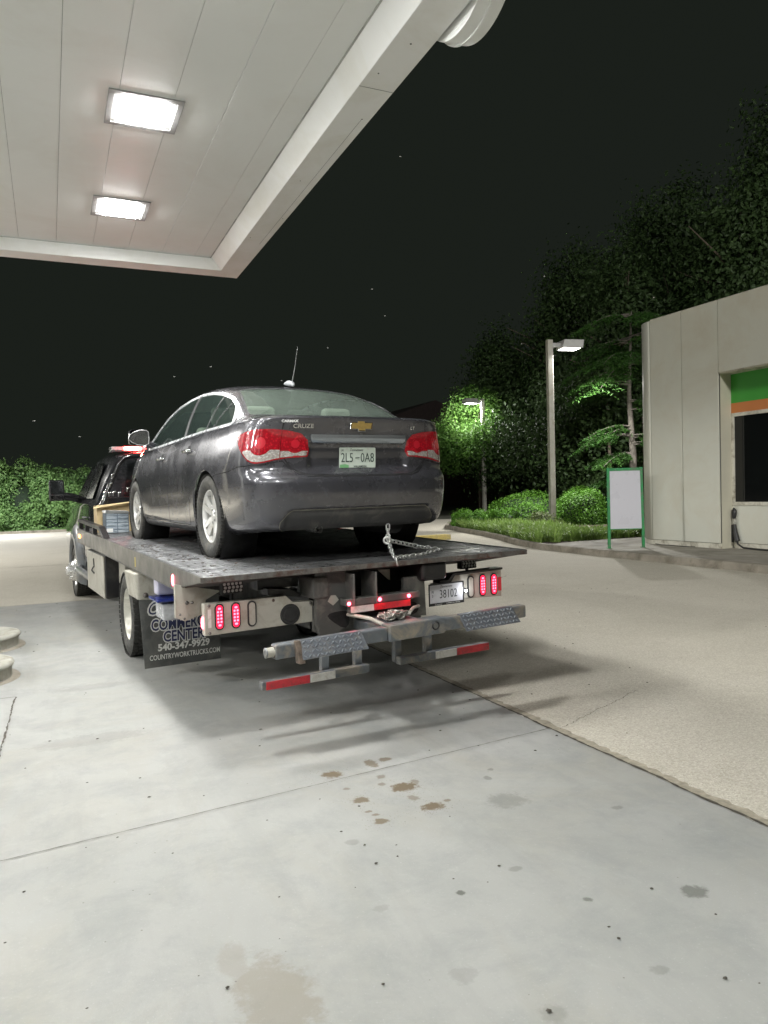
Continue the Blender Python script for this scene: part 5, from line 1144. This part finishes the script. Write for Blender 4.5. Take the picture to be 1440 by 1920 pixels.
mb = MS(SW); mb.ring([(-1.02, -.40, .645), (-.80, -.40, .648)], [.030, .030], 16, True); tt = tp('pivot_tube', mb, m_pnl); mb = MS(SW); mb.lathe([(.031, 0), (.033, .008), (.017, .009)], (-1.015, -.40, .645), (-1, 0, 0), 16); mb.disc((-1.0235, -.40, .645), (-1, 0, 0), .016, 12); mb.build('tube_cap', m_lift, tt)
# underride bars
def underride(xa, xb, z, segs, posts):
    mb = MS(SB); mb.bb((xa, -.12, z - .027), (xb, -.06, z + .027)); u = tp('underride_bar', mb, m_lift, bevel=.006)
    for a, b_, m in segs: q = MS(SB); q.bb((a, -.123, z - .026), (b_, -.119, z + .026)); q.build('reflective_tape', m, u)
    for x in posts: q = MS(SB); q.bb((x - .03, -.05, z - .02), (x + .025, -.0, z + .22)); q.build('hanger', m_lift, u, bevel=.004)
underride(-.95, -.18, .378, ((-.925, -.625, m_red), (-.620, -.44, m_wht)), (-.475, -.225))
underride(.06, .83, .388, ((.355, .535, m_wht), (.54, .825, m_red)), (.09, .345))
# tail panels
def tail_panel(poly, y, mirror, lamps, name='tail_panel'):
    mb = MS(SB); mb.prism(poly, (0, y, 0), (1, 0, 0), (0, 0, 1), (0, .07, 0)); p_ = tp(name, mb, m_pnl, bevel=.006)
    for x, z, lit in lamps:
        L_ = smoothcap(x, z, .031, .088)
        q = MS(SB); q.prism(L_, (0, y - .010, 0), (1, 0, 0), (0, 0, 1), (0, .012, 0)); lo = q.build('tail_lamp', M['black'] , p_, bevel=.003)
        q = MS(SB); q.prism(smoothcap(x, z, .0215, .077), (0, y - .0125, 0), (1, 0, 0), (0, 0, 1), (0, .004, 0)); q.build('lens', m_led if lit else m_pnl, lo, bevel=.001)
        if lit:
            q = MS(SB)
            for j in range(6):
                for dx in (-.0105, .0105): q.lathe([(0, .003), (.0078, .0)], (x + dx * (1 if j not in (0, 5) else .35), y - .013, z - .055 + j * .022), (0, -1, 0), 8)
            q.build('led_cluster', m_ledhot, lo)
            l = bpy.data.lights.new('tail_glow', 'POINT'); l.energy = .07; l.color = (1, .04, .10); l.shadow_soft_size = .03; ob = bpy.data.objects.new('tail_glow', l); COL.objects.link(ob); ob.parent = p_; ob.location = (x, y - .10, z)
    return p_
def smoothcap(x, z, rx, rz, n=10):
    P = []
    for k in range(n + 1): a = PI * k / n; P.append((x + rx * math.cos(a), z + (rz - rx) + rx * math.sin(a)))
    for k in range(n + 1): a = PI + PI * k / n; P.append((x + rx * math.cos(a), z - (rz - rx) + rx * math.sin(a)))
    return P
lp_ = tail_panel([(-1.222, .688), (-.450, .690), (-.450, .838), (-.600, .842), (-.650, .893), (-1.222, .900)], .20, 1, ((-1.124, .806, True), (-1.012, .803, True), (-.900, .801, False)))
mb = MS(SB); mb.lathe([(0, .012), (.045, .012), (.050, .006), (.066, .008), (.073, 0)], (-.625, .198, .762), (0, -1, 0), 32, False); q = tp('round_port', mb, pbr('port_rubber', (.022, .022, .022), .75))
mb = MS(SB); mb.bb((-1.200, .196, .740), (-1.178, .199, .862)); mb.build('reflector_strip', m_wht, lp_)
mb = MS(SB); [mb.lathe([(0, .006), (.010, .004), (.011, 0)], (x, .199, z), (0, -1, 0), 8) for x, z in ((-1.19, .885), (-.47, .825), (-.745, .872), (-1.19, .705))]; mb.build('bolt', m_edge, lp_)
mb = MS(SB); mb.lathe([(0, .012), (.016, .010), (.022, 0)], (-1.224, .235, .800), (-1, 0, 0), 16); mk = mb.build('side_marker', m_mark, lp_); mk.data.transform(Matrix.Translation((0, 0, .80)) @ Matrix.Scale(2.0, 4, (0, 0, 1)) @ Matrix.Translation((0, 0, -.80)))
rp_ = tail_panel([(.56, .72), (1.197, .69), (1.197, .908), (1.06, .915), (.72, .905), (.68, .86), (.56, .85)], .20, -1, ((.893, .796, False), (1.007, .798, True), (1.117, .794, True)))
mb = MS(SB); mb.bb((1.160, .196, .735), (1.194, .199, .845)); mb.build('red_reflector', m_red, rp_)
mb = MS(SB); mb.prism([(.60, .87), (.68, .87), (.72, .915), (1.20, .922), (1.20, .905), (.74, .900), (.70, .85), (.60, .85)], (0, .185, 0), (1, 0, 0), (0, 0, 1), (0, .1, 0)); mb.build('panel_hood', m_tdark, rp_)
# truck plate
m_tpl = pbr('truck_plate', (.66, .66, .69), .3, var=.03); mb = MS(SB); mb.bb((.495, .170, .695), (.800, .176, .850)); tpl = tp('licence_plate', mb, m_tpl, bevel=.002)
mb = MS(SB)
for a, b_ in (((.487, .166, .687), (.808, .171, .707)), ((.487, .166, .846), (.808, .171, .856)), ((.487, .166, .707), (.496, .171, .846)), ((.799, .166, .707), (.808, .171, .846))): mb.bb(a, b_)
mb.build('plate_frame', M['black'], tpl)
inkt = pbr('truck_ink', (.02, .025, .03), .5); mb = MS(SB); mb.text('38102', (.665, .1690, .768), (1, 0, 0), (0, 0, 1), .092, .0006, sx=.72, bold=-.0003); mb.build('characters', inkt, tpl); mb = MS(SB); mb.text('M\n3', (.522, .1690, .777), (1, 0, 0), (0, 0, 1), .030, .0005, sx=.8); mb.build('characters', inkt, tpl); mb = MS(SB); mb.text('Tennessee', (.645, .1690, .828), (1, 0, 0), (0, 0, 1), .026, .0005, shear=.35); mb.build('characters', inkt, tpl)
mb = MS(SB); mb.text('Country', (.57, .1652, .697), (1, 0, 0), (0, 0, 1), .019, .0005, shear=.2); mb.text('COMMERCIAL CENTER', (.705, .1652, .697), (1, 0, 0), (0, 0, 1), .0125, .0005); mb.build('frame_lettering', M['white'], tpl)
mb = MS(SB); mb.lathe([(0, .02), (.014, .016), (.018, 0)], (.828, .185, .775), (0, -1, 0), 14); pb = tp('plate_lamp', mb, M['black']); mb = MS(SB); mb.lathe([(0, .006), (.009, .003)], (.826, .163, .775), (-.5, -1, 0), 10); mb.build('bulb', emit('plate_bulb', (.9, .93, 1), 60), pb)
l = bpy.data.lights.new('plate_light', 'POINT'); l.energy = .35; l.color = (.92, .95, 1); l.shadow_soft_size = .01; lo = bpy.data.objects.new('plate_light', l); COL.objects.link(lo); lo.parent = pb; lo.location = (.820, .12, .80)
# work lamps
for x0, x1, z0, z1 in ((-1.075, -.92, .935, 1.02), (.875, 1.03, .925, 1.022)):
    mb = MS(SB); mb.bb((x0, .30, z0), (x1, .36, z1)); wl = tp('work_lamp', mb, M['black'], bevel=.008); mb = MS(SB)
    for i in range(5):
        for j in range(3): mb.lathe([(0, .001), (.0085, .003), (.0105, 0)], (x0 + .022 + i * .028 + (j % 2) * .006, .299, z0 + .02 + j * .024), (0, -1, 0), 8)
    mb.build('led_dots', pbr('dead_led', (.55, .56, .54), .4), wl)
    mb = MS(SB); mb.ring([((x0 + x1) / 2, .33, z0), ((x0 + x1) / 2, .33, z0 - .05)], .014, 8); mb.build('stalk', M['black'], wl)
# bolted plate hanging behind the rail, guard bracket, mud flaps
mb = MS(); mb.prism([(-1.335, .985), (-1.02, .915), (-1.13, .86), (-1.145, .765), (-1.28, .725), (-1.335, .755)], (0, .50, 0), (1, 0, 0), (0, 0, 1), (0, .006, 0))
mb.bb((-1.341, .495, .755), (-1.335, .53, .985)); bp_ = tp('bolted_plate', mb, m_pnl); mb = MS()
for x, z, r in ((-1.26, .85, .014), (-1.225, .85, .010), (-1.31, .775, .008), (-1.28, .745, .008)): mb.lathe([(0, .010), (r * .6, .009), (r, 0)], (x, .499, z), (0, -1, 0), 10)
mb.build('bolt', m_edge, bp_)
mb = MS(); mb.hexa([(-1.31, 2.05, .70), (-1.14, 2.05, .68), (-1.14, 2.5, .68), (-1.31, 2.5, .70), (-1.34, 2.05, .93), (-1.10, 2.05, .93), (-1.10, 2.5, .93), (-1.34, 2.5, .93)]); gb_ = tp('guard_bracket', mb, m_pnl, bevel=.012); mb = MS(); mb.lathe([(0, .014), (.018, .010), (.024, 0)], (-1.24, 2.048, .735), (0, -1, 0), 12); mb.build('bolt', m_edge, gb_)
m_flap = pbr('flap_rubber', (.055, .058, .056), .6, var=.12, scale=6, dirt=(.10, .10, .09), dscale=5)
for s_ in (-1, 1):
    mb = MS(); x0, x1 = (-1.315, -.62) if s_ < 0 else (.62, 1.315); y = 1.95
    P = [(x0, .705), (x0 + .03 * (s_ < 0), .115), (x1, .125), (x1, .705)] 
    mb.prism(P, (0, y, 0), (1, 0, 0), (0, 0, 1), (0, .008, 0)); fl_ = tp('mud_flap', mb, m_flap)
    if s_ < 0:
        wl_ = pbr('flap_white', (.60, .60, .57), .5, var=.08, scale=30); nv_ = pbr('flap_navy', (.015, .02, .07), .5)
        A_, B_ = Vector((1, 0, .012)).normalized(), Vector((.02, 0, 1)).normalized()
        def T(txt, x, z, size, off, mat, nm, **k): q = MS(); q.text(txt, (x, y - off, z), A_, B_, size, .0006, **k); return q.build(nm, mat, fl_)
        T('Country', -1.045, .625, .155, .0008, wl_, 'lettering', shear=.35, sx=.8, bold=.014); T('Country', -1.045, .625, .155, .0028, nv_, 'lettering', shear=.35, sx=.8)
        T('COMMERCIAL', -.925, .480, .135, .001, wl_, 'lettering', sx=.70, bold=.013); T('COMMERCIAL', -.925, .480, .135, .003, nv_, 'lettering', sx=.70, bold=.003)
        T('CENTER', -.945, .372, .130, .0012, wl_, 'lettering', sx=.74, bold=.013); T('CENTER', -.945, .372, .130, .0035, nv_, 'lettering', sx=.74, bold=.003)
        T('540-347-9929', -.945, .283, .082, .001, wl_, 'lettering', sx=.98, bold=.0028); T('COUNTRYWORKTRUCKS.COM', -.935, .202, .062, .001, wl_, 'lettering', sx=.70, bold=.0008)
# toolbox and front steps
mb = MS(); mb.bb((-1.215, 4.50, .43), (-.72, 6.0, .925)); tb = tp('toolbox', mb, m_tdark, bevel=.008); mb = MS(); mb.bb((-1.232, 4.53, .425), (-1.216, 5.98, .915)); td = mb.build('toolbox_door', m_pnl, tb, bevel=.006)
mb = MS(); mb.ring([(-1.236, 5.30, .66), (-1.262, 5.33, .70), (-1.236, 5.36, .74)], .009, 6); mb.prism([(5.26, .74), (5.34, .76), (5.36, .84), (5.30, .85)], (-1.236, 0, 0), (0, 1, 0), (0, 0, 1), (-.006, 0, 0)); mb.build('latch', m_tdark, td)
mb = MS(); mb.bb((-1.1, 3.9, .62), (-.95, 4.3, .88)); tp('side_bracket', mb, m_pnl, bevel=.01)
for s_ in (-1, 1):
    mb = MS(); mb.ring([(s_ * 1.10, 6.0, .50), (s_ * 1.13, 6.5, .50), (s_ * 1.13, 7.9, .50), (s_ * 1.08, 8.05, .52)], .055, 10); tp('running_board', mb, m_fend)
# wheels
def rear_rim(mb, s_, ox, dish):
    mb.lathe([(.262, ox), (.25, ox - .004), (.245, ox - .02), (.225, ox - .03), (.215, ox - dish), (.10, ox - dish - .01), (.085, ox - dish + .03), (0, ox - dish + .035)], (0, 0, 0), (s_, 0, 0), 48)
def truck_wheel(x, y, s_, r=.415, w_=.235, dish=.13, hub=False):
    wh = empty('wheel', (x, y, r)); wh.parent = truck
    mb = MB(); h = w_ / 2
    mb.lathe([(.255, -h * .8), (.275, -h), (r - .06, -h * 1.02), (r - .012, -h * .9), (r, -h * .8), (r, h * .8), (r - .012, h * .9), (r - .06, h * 1.02), (.275, h), (.255, h * .8)], (0, 0, 0), (s_, 0, 0), 64); ty = mb.build('tyre', m_tyre, wh)
    mb = MB()
    for k in range(52):   # heavy tread blocks
        a = 2 * PI * k / 52
        for j, (xx, ww) in enumerate(((-.80, .30), (-.28, .34), (.28, .34), (.80, .30))):
            R = Matrix.Rotation(a + (.5 if j % 2 else 0) * 2 * PI / 52, 3, 'X'); mb.box(R @ Vector((xx * h * s_, 0, r + .004)), (ww * w_ * .72, .038, .014), R)
    mb.build('tread', m_tread, ty)
    mb = MB(); rear_rim(mb, s_, h * .85, dish)
    if hub:
        mb = MB(); mb.lathe([(.262, h * .85), (.25, h * .84), (.245, h * .7), (.20, h * .75), (.17, h * 1.1), (.15, h * 1.35), (.09, h * 1.45), (.085, h * 2.0), (.05, h * 2.15), (0, h * 2.15)], (0, 0, 0), (s_, 0, 0), 48)
    rm = mb.build('rim', pbr('polished_hub', (.72, .72, .71), .28, metal=.5, var=.06) if hub else pbr('steel_rim', (.60, .59, .52), .38, metal=.35, var=.08, scale=4, dirt=(.42, .40, .34), dscale=6), wh)
    rr, xo = (.125, h * 1.35) if hub else (.135, h * .85 - dish)
    for k in range(8):
        a = 2 * PI * k / 8; mb = MB(); mb.lathe([(0, .05), (.013, .047), (.019, .01), (.021, 0)], (s_ * xo, rr * math.cos(a), rr * math.sin(a)), (s_, 0, 0), 8); mb.build('lug_nut', M['alu'] if hub else M['chrome'], rm)
for s_ in (-1, 1):
    truck_wheel(s_ * 1.095, 3.22, s_); truck_wheel(s_ * .82, 3.22, s_, dish=.02); truck_wheel(s_ * .98, 8.75, s_, hub=True)
# cab
def cab_shell():
    # sections along y: list of (y, half widths and heights: sill, waist, belt, roof edge, roof)
    S = [(6.78, 1.00, .62, 1.03, 1.15, .985, 1.52, .690, 2.17, 2.25), (6.90, 1.02, .62, 1.045, 1.15, 1.0, 1.53, .715, 2.20, 2.29), (7.6, 1.02, .62, 1.05, 1.15, 1.005, 1.53, .735, 2.235, 2.32), (8.3, 1.02, .62, 1.05, 1.15, 1.005, 1.53, .725, 2.215, 2.30), (8.65, 1.02, .62, 1.05, 1.15, 1.0, 1.53, .70, 2.13, 2.20),
         (9.15, 1.02, .62, 1.05, 1.15, .985, 1.53, .78, 1.78, 1.82), (9.55, 1.02, .70, 1.05, 1.15, .965, 1.50, .88, 1.54, 1.56), (10.5, 1.0, .70, 1.03, 1.10, .93, 1.42, .80, 1.48, 1.50), (11.0, .96, .70, .98, 1.05, .88, 1.32, .7, 1.38, 1.40), (11.1, .90, .72, .92, 1.0, .8, 1.2, .6, 1.26, 1.27)]
    vs, fs = [], []; n = None
    for (y, a, za, b, zb, c, zc, d, zd, ze) in S:
        L_ = [(a, za), (b, za + .12), (b, zb), (c + .012, zc - .06), (c, zc), ((c + d) / 2 + .012, (zc + zd) / 2), (d + .012, zd - .03), (d - .05, zd + .03), (d * .5, ze - .005), (0, ze)]
        row = [(-x, y, z) for x, z in L_] + [(x, y, z) for x, z in L_[:-1][::-1]]; n = len(row); vs += row
    for i in range(len(S) - 1): fs += [(i * n + j, i * n + j + 1, (i + 1) * n + j + 1, (i + 1) * n + j) for j in range(n - 1)]
    return vs, fs, n, len(S)
vs, fs, n, ns = cab_shell(); mb = MS(); mb.add(vs, [f[::-1] for f in fs], True); mb.add(vs[:n], [tuple(range(n))]); mb.add(vs[-n:], [tuple(range(n))[::-1]])
cab = tp('cab', mb, m_cab, bevel=.02)
def cq(name, pts, mat, T=None): mb = MS(); k = len(pts); mb.add(pts, [tuple(range(k))]); o = mb.build(name, mat, cab); s_ = o.modifiers.new('s', 'SOLIDIFY'); s_.thickness = .008; s_.offset = 0; return o
cq('rear_window', [(-.60, 6.77, 1.60), (.60, 6.77, 1.60), (.54, 6.77, 2.10), (-.54, 6.77, 2.10)], m_glass)
for s_ in (-1, 1):
    f_ = lambda y, z: (s_ * (1.008 + (.735 - 1.008) * (z - 1.53) / .70 + .026), y, z)
    cq('side_window', [f_(6.98, 1.60), f_(7.72, 1.60), f_(7.72, 2.13), f_(7.1, 2.12)], m_glass); cq('side_window', [f_(7.82, 1.60), f_(8.95, 1.60), f_(8.42, 2.10), f_(7.82, 2.13)], m_glass)
    for y0 in (7.77, 6.95, 9.05): q = MS(); q.bb((s_ * 1.052, y0, .66), (s_ * 1.056, y0 + .012, 1.48)); q.build('door_seam', m_well, cab)
    q = MS(); q.ring([(s_ * 1.05, 7.6, 1.32), (s_ * 1.085, 7.55, 1.32), (s_ * 1.085, 7.42, 1.32), (s_ * 1.05, 7.38, 1.32)], .012, 6); q.build('door_handle', m_fend, cab)
    # bulged front fender with its arch
    mb = MS(); mb.lathe([(.445, .93), (.452, 1.10), (.475, 1.115), (.52, 1.10), (.60, 1.045), (.66, 1.0)], (0, 8.75, .45), (s_, 0, 0), 40, True, 0, 2 * PI) if False else None
    pr = [(.44, .92), (.445, 1.10), (.47, 1.125), (.54, 1.12), (.64, 1.08), (.72, 1.0)]; vs2, fs2 = [], []
    K = 24
    for k in range(K + 1):
        a = -.32 + (PI + .64) * k / K; 
        for r_2, h_ in pr: vs2.append((s_ * h_, 8.75 + r_2 * 1.06 * math.cos(a), .47 + r_2 * 1.08 * math.sin(a)))
    m_ = len(pr)
    for k in range(K): fs2 += [(k * m_ + j, k * m_ + j + 1, (k + 1) * m_ + j + 1, (k + 1) * m_ + j) for j in range(m_ - 1)]
    if s_ < 0: fs2 = [f[::-1] for f in fs2]
    mb = MS(); mb.add(vs2, fs2, True); tp('fender', mb, m_fend)
    mb = MS(); mb.lathe([(.44, .95), (.44, .6), (0, .58)], (0, 8.75, .45), (s_, 0, 0), 30); tp('wheel_well', mb, m_well)
    # tow mirror
    mb = MS(); mb.ring([(s_ * .98, 8.75, 1.62), (s_ * 1.12, 8.66, 1.66), (s_ * 1.26, 8.62, 1.68)], [.045, .04, .04], 8); mb.ring([(s_ * .98, 8.75, 1.56), (s_ * 1.12, 8.66, 1.60), (s_ * 1.26, 8.62, 1.62)], .03, 8); mi = tp('tow_mirror', mb, M['black'])
    mb = MS(); mb.bb((s_ * 1.225, 8.56, 1.575), (s_ * 1.455, 8.68, 1.915)); mb.build('mirror_housing', M['black'], mi, bevel=.035, seg=4)
    mb = MS(); mb.bb((s_ * 1.245, 8.556, 1.68), (s_ * 1.435, 8.560, 1.895)); mb.build('mirror_glass', pbr('mirror_dark', (.05, .055, .055), .05, metal=.7), mi, bevel=.002)
    mb = MS(); mb.bb((s_ * 1.245, 8.556, 1.60), (s_ * 1.435, 8.560, 1.665)); mb.build('spot_mirror', pbr('spot_mirror', (.3, .3, .3), .05, metal=1), mi, bevel=.002)
# headache rack: hoop with a mid bar and hooks
mb = MS(); yy = 6.55
mb.ring([(-1.10, yy - .15, 1.17), (-1.00, yy - .05, 1.36), (-.86, yy, 1.70), (-.70, yy, 2.08), (-.62, yy, 2.17), (-.5, yy, 2.20), (.5, yy, 2.20), (.62, yy, 2.17), (.70, yy, 2.08), (.86, yy, 1.70), (1.00, yy - .05, 1.36), (1.10, yy - .15, 1.17)], .036, 10)
mb.ring([(-.90, yy, 1.60), (.90, yy, 1.60)], .016, 8); mb.bb((-1.0, yy - .02, 1.19), (1.0, yy + .02, 1.30)); hr = tp('headache_rack', mb, pbr('gloss_black', (.012, .012, .013), .15, coat=1, var=.2))
for k, (x, z) in enumerate(((-.85, 1.62), (-.79, 1.63), (-.83, 1.75), (-.80, 1.88), (-.72, 1.62), (-.60, 1.68), (-.56, 1.64))):
    q = MS(); q.ring([(x, yy - .03, z), (x, yy - .05, z + .05), (x + .03, yy - .05, z + .06)], .011, 6); q.build('hook', M['chrome'], hr)
# light bar on the roof with the lit red module
mb = MS(); mb.bb((-.735, 6.92, 2.375), (.735, 7.12, 2.395)); [mb.bb((x - .04, 6.98, 2.25), (x + .04, 7.06, 2.375)) for x in (-.5, .5)]; lb = tp('light_bar', mb, M['black'])
lb.location.z = -.10
m_lbc = pbr('bar_clear', (.55, .53, .53), .12, coat=1, var=.2, scale=50, metal=.3)
mb = MS(); mb.bb((-.735, 6.91, 2.396), (-.56, 7.13, 2.452)); mb.bb((-.30, 6.91, 2.396), (.735, 7.13, 2.452)); mb.build('clear_lens', m_lbc, lb, bevel=.012)
mb = MS(); mb.bb((-.559, 6.905, 2.394), (-.301, 7.135, 2.454)); mb.build('red_module', emit('strobe_red', (1, .035, .03), 18), lb, bevel=.01)
mb = MS(); mb.bb((-.50, 6.900, 2.405), (-.36, 6.906, 2.444)); mb.build('hot_core', emit('strobe_core', (1, .40, .25), 70), lb, bevel=.004)
l = bpy.data.lights.new('strobe_light', 'POINT'); l.energy = 10; l.color = (1, .04, .035); l.shadow_soft_size = .06; lo = bpy.data.objects.new('strobe_light', l); COL.objects.link(lo); lo.parent = lb; lo.location = (-.43, 6.84, 2.47)
mb = MS(); mb.lathe([(0, .012), (.022, .009), (.03, 0)], (-.80, 7.72, 2.04), (-1, -.6, .2), 14); sl = tp('side_glint', mb, emit('glint_white', (.85, .9, 1), 60))  # glowing dot put in for a white glint on the cab side

# ================================================================ loose things on the truck
Mt = Matrix.Translation((2.13877, 4.88292, 0)) @ Matrix.Rotation(.079457, 4, 'Z')
def tw(p): return Mt @ Vector(p)
def link_chain(pts, L=.052, wd=.030, r=.0055, name='chain'):
    pts = [Vector(p) for p in pts]; seg = [(pts[i + 1] - pts[i]).length for i in range(len(pts) - 1)]; tot = sum(seg); step = L - 2 * r * 1.15; n = int(tot / step); mb = MB(); k = 0; acc = 0; jr = random.Random(5)
    for i in range(n):
        s_ = (i + .5) * step; j = 0
        while j < len(seg) - 1 and s_ > seg[j]: s_ -= seg[j]; j += 1
        c = pts[j] + (pts[j + 1] - pts[j]) * (s_ / seg[j]); d = (pts[j + 1] - pts[j]).normalized(); up = Vector((0, 0, 1)) if abs(d.z) < .8 else Vector((0, 1, 0)); sd = d.cross(up).normalized(); u2 = sd.cross(d)
        sd2 = (sd if i % 2 else u2); a_ = jr.uniform(-.3, .3) + (.6 if i % 2 else .5); sd2 = (sd2 * math.cos(a_) + (u2 if i % 2 else -sd) * math.sin(a_)).normalized()
        path = [c + d * ((L / 2 - wd / 2) * (1 if math.cos(t) > 0 else -1) + wd / 2 * math.cos(t)) + sd2 * (wd / 2 * math.sin(t)) for t in np.linspace(0, 2 * PI, 15)]
        mb.ring(path, r, 6, False)
    return mb
m_chain = pbr('chain_steel', (.60, .60, .58), .32, metal=.8, var=.15, scale=60)
hook, ring, slot, far_ = tw((.237, .33, 1.33)), tw((.215, .30, 1.215)), tw((.200, .03, 1.100)), tw((.775, .40, 1.105))
ring = tw((.218, .30, 1.213)); ch = empty('tie_down_chain', tuple(slot), label='bright steel tie-down chain hooked under the rear bumper and run along the deck edge', cat='chain'); ch.location = (0, 0, 0)
slot = tw((.112, .02, 1.105))
link_chain([hook, ring]).build('chain_run', m_chain, ch); link_chain([ring, tw((.165, .16, 1.15)), slot]).build('chain_run', m_chain, ch)
link_chain([ring, tw((.50, .32, 1.148)), far_]).build('chain_run', m_chain, ch); link_chain([slot, tw((.40, .16, 1.098)), tw((.62, .30, 1.102)), far_]).build('chain_run', m_chain, ch)
mb = MB(); mb.lathe([(.017, 0), (.030, .004), (.034, .012), (.030, .020), (.017, .024), (.017, 0)], ring + Vector((-.01, -.01, 0)), (-.6, -1, .1), 20); mb.build('ring', m_chain, ch)
mb = MB(); mb.ring([slot, slot + Vector((0, -.035, 0)), slot + Vector((0, -.045, -.035)), slot + Vector((.012, -.03, -.055))], .008, 6); mb.build('hook', m_chain, ch)
# heap of chain on the boom
cp = empty('chain_heap', (0, 0, 0), label='dull heap of chain links piled on the wheel lift boom', cat='chain'); r2 = random.Random(8); pts_ = []
for i in range(34): pts_.append(tw((r2.uniform(-.10, .10), r2.uniform(-.22, -.06), .712 + r2.uniform(0, .032))))
pts_.sort(key=lambda v: v.x + r2.uniform(-.12, .12)); link_chain(pts_, .05, .03, .006).build('chain_run', pbr('chain_dull', (.42, .40, .36), .4, metal=.7, var=.3, scale=40), cp)
# cartons at the front of the bed
RZ = Matrix.Rotation(.05, 3, 'Z')
def carton_mat():
    m, nt, b = newmat('printed_carton'); co = coord(nt, 'Object'); b.inputs['Roughness'].default_value = .5
    br = nd(nt, 'ShaderNodeTexBrick'); br.inputs['Scale'].default_value = 7; br.inputs['Brick Width'].default_value = .92; br.inputs['Row Height'].default_value = .30; br.inputs['Mortar Size'].default_value = .03; br.offset = 0
    br.inputs['Color1'].default_value = (.40, .44, .47, 1); br.inputs['Color2'].default_value = (.33, .38, .42, 1); br.inputs['Mortar'].default_value = (.07, .10, .13, 1)
    nt.links.new(coord(nt, 'Object', (1, 1, 1), (PI / 2, 0, 0)), br.inputs[0]); c = mixc(nt, ramp(nt, noise(nt, 26, 5, coord(nt, 'Object', (.5, 1, 4))), [(.35, g3(1)), (.55, g3(0))]), br.outputs[0], (.09, .12, .15))
    nt.links.new(c, b.inputs['Base Color']); return m
e = empty('printed_carton', tuple(tw((-1.0, 5.02, 1.165))), (0, 0, .10), label='blue-grey printed carton standing at the front left of the flatbed', cat='box')
mb = MB(); mb.bb((-.135, -.10, .005), (.135, .12, .245)); mb.build('box_body', carton_mat(), e, bevel=.003)
mb = MB(); mb.bb((-.128, -.102, .015), (-.055, -.1005, .06)); mb.build('label', M['white'], e)
mb = MB(); mb.hexa([(-.14, -.105, .246), (.14, -.105, .235), (.14, .12, .25), (-.14, .12, .26), (-.135, -.15, .285), (.13, -.14, .262), (.14, .12, .27), (-.14, .12, .28)]); mb.build('flap', M['white'], e)
m_card = pbr('cardboard', (.52, .40, .22), .8, var=.12, scale=6, bmp=.1)
e = empty('open_cardboard_box', tuple(tw((-.90, 5.42, 1.17))), (0, 0, .05), label='open tan cardboard box behind the printed carton', cat='box')
for nm, a, b_ in (('side', (-.28, -.17, 0), (-.272, .2, .33)), ('side', (.29, -.17, 0), (.298, .2, .33)), ('side', (-.272, -.17, 0), (.29, -.162, .34)), ('side', (-.272, .192, 0), (.29, .2, .33))): mb = MB(); mb.bb(a, b_); mb.build(nm, m_card, e)
mb = MB(); mb.hexa([(-.28, -.175, .335), (.30, -.175, .335), (.30, -.168, .335), (-.28, -.168, .335), (-.33, -.27, .30), (.34, -.26, .40), (.34, -.255, .405), (-.33, -.262, .306)]); mb.build('flap', m_card, e)
# blue and white packs tucked behind the wheel
e = empty('plastic_packs', (0, 0, 0), label='clear and blue plastic packs tucked behind the left mud flap bracket', cat='packs')
for nm, a, b_, mt in (('blue_pack', (-1.30, 1.30, .758), (-1.05, 1.62, .785), pbr('blue_plastic', (.02, .035, .22), .25, coat=.6, var=.4, scale=20)), ('clear_pack', (-1.25, 1.32, .61), (-1.0, 1.6, .742), pbr('clear_plastic', (.45, .46, .48), .25, coat=.5, var=.25, scale=14)), ('pale_panel', (-1.26, 1.45, .80), (-1.08, 1.60, 1.0), pbr('lilac_panel', (.48, .47, .58), .35))):
    mb = MB(); mb.bb(a, b_); mb.v = [tuple(tw(v)) for v in mb.v]; mb.build(nm, mt, e, bevel=.012)
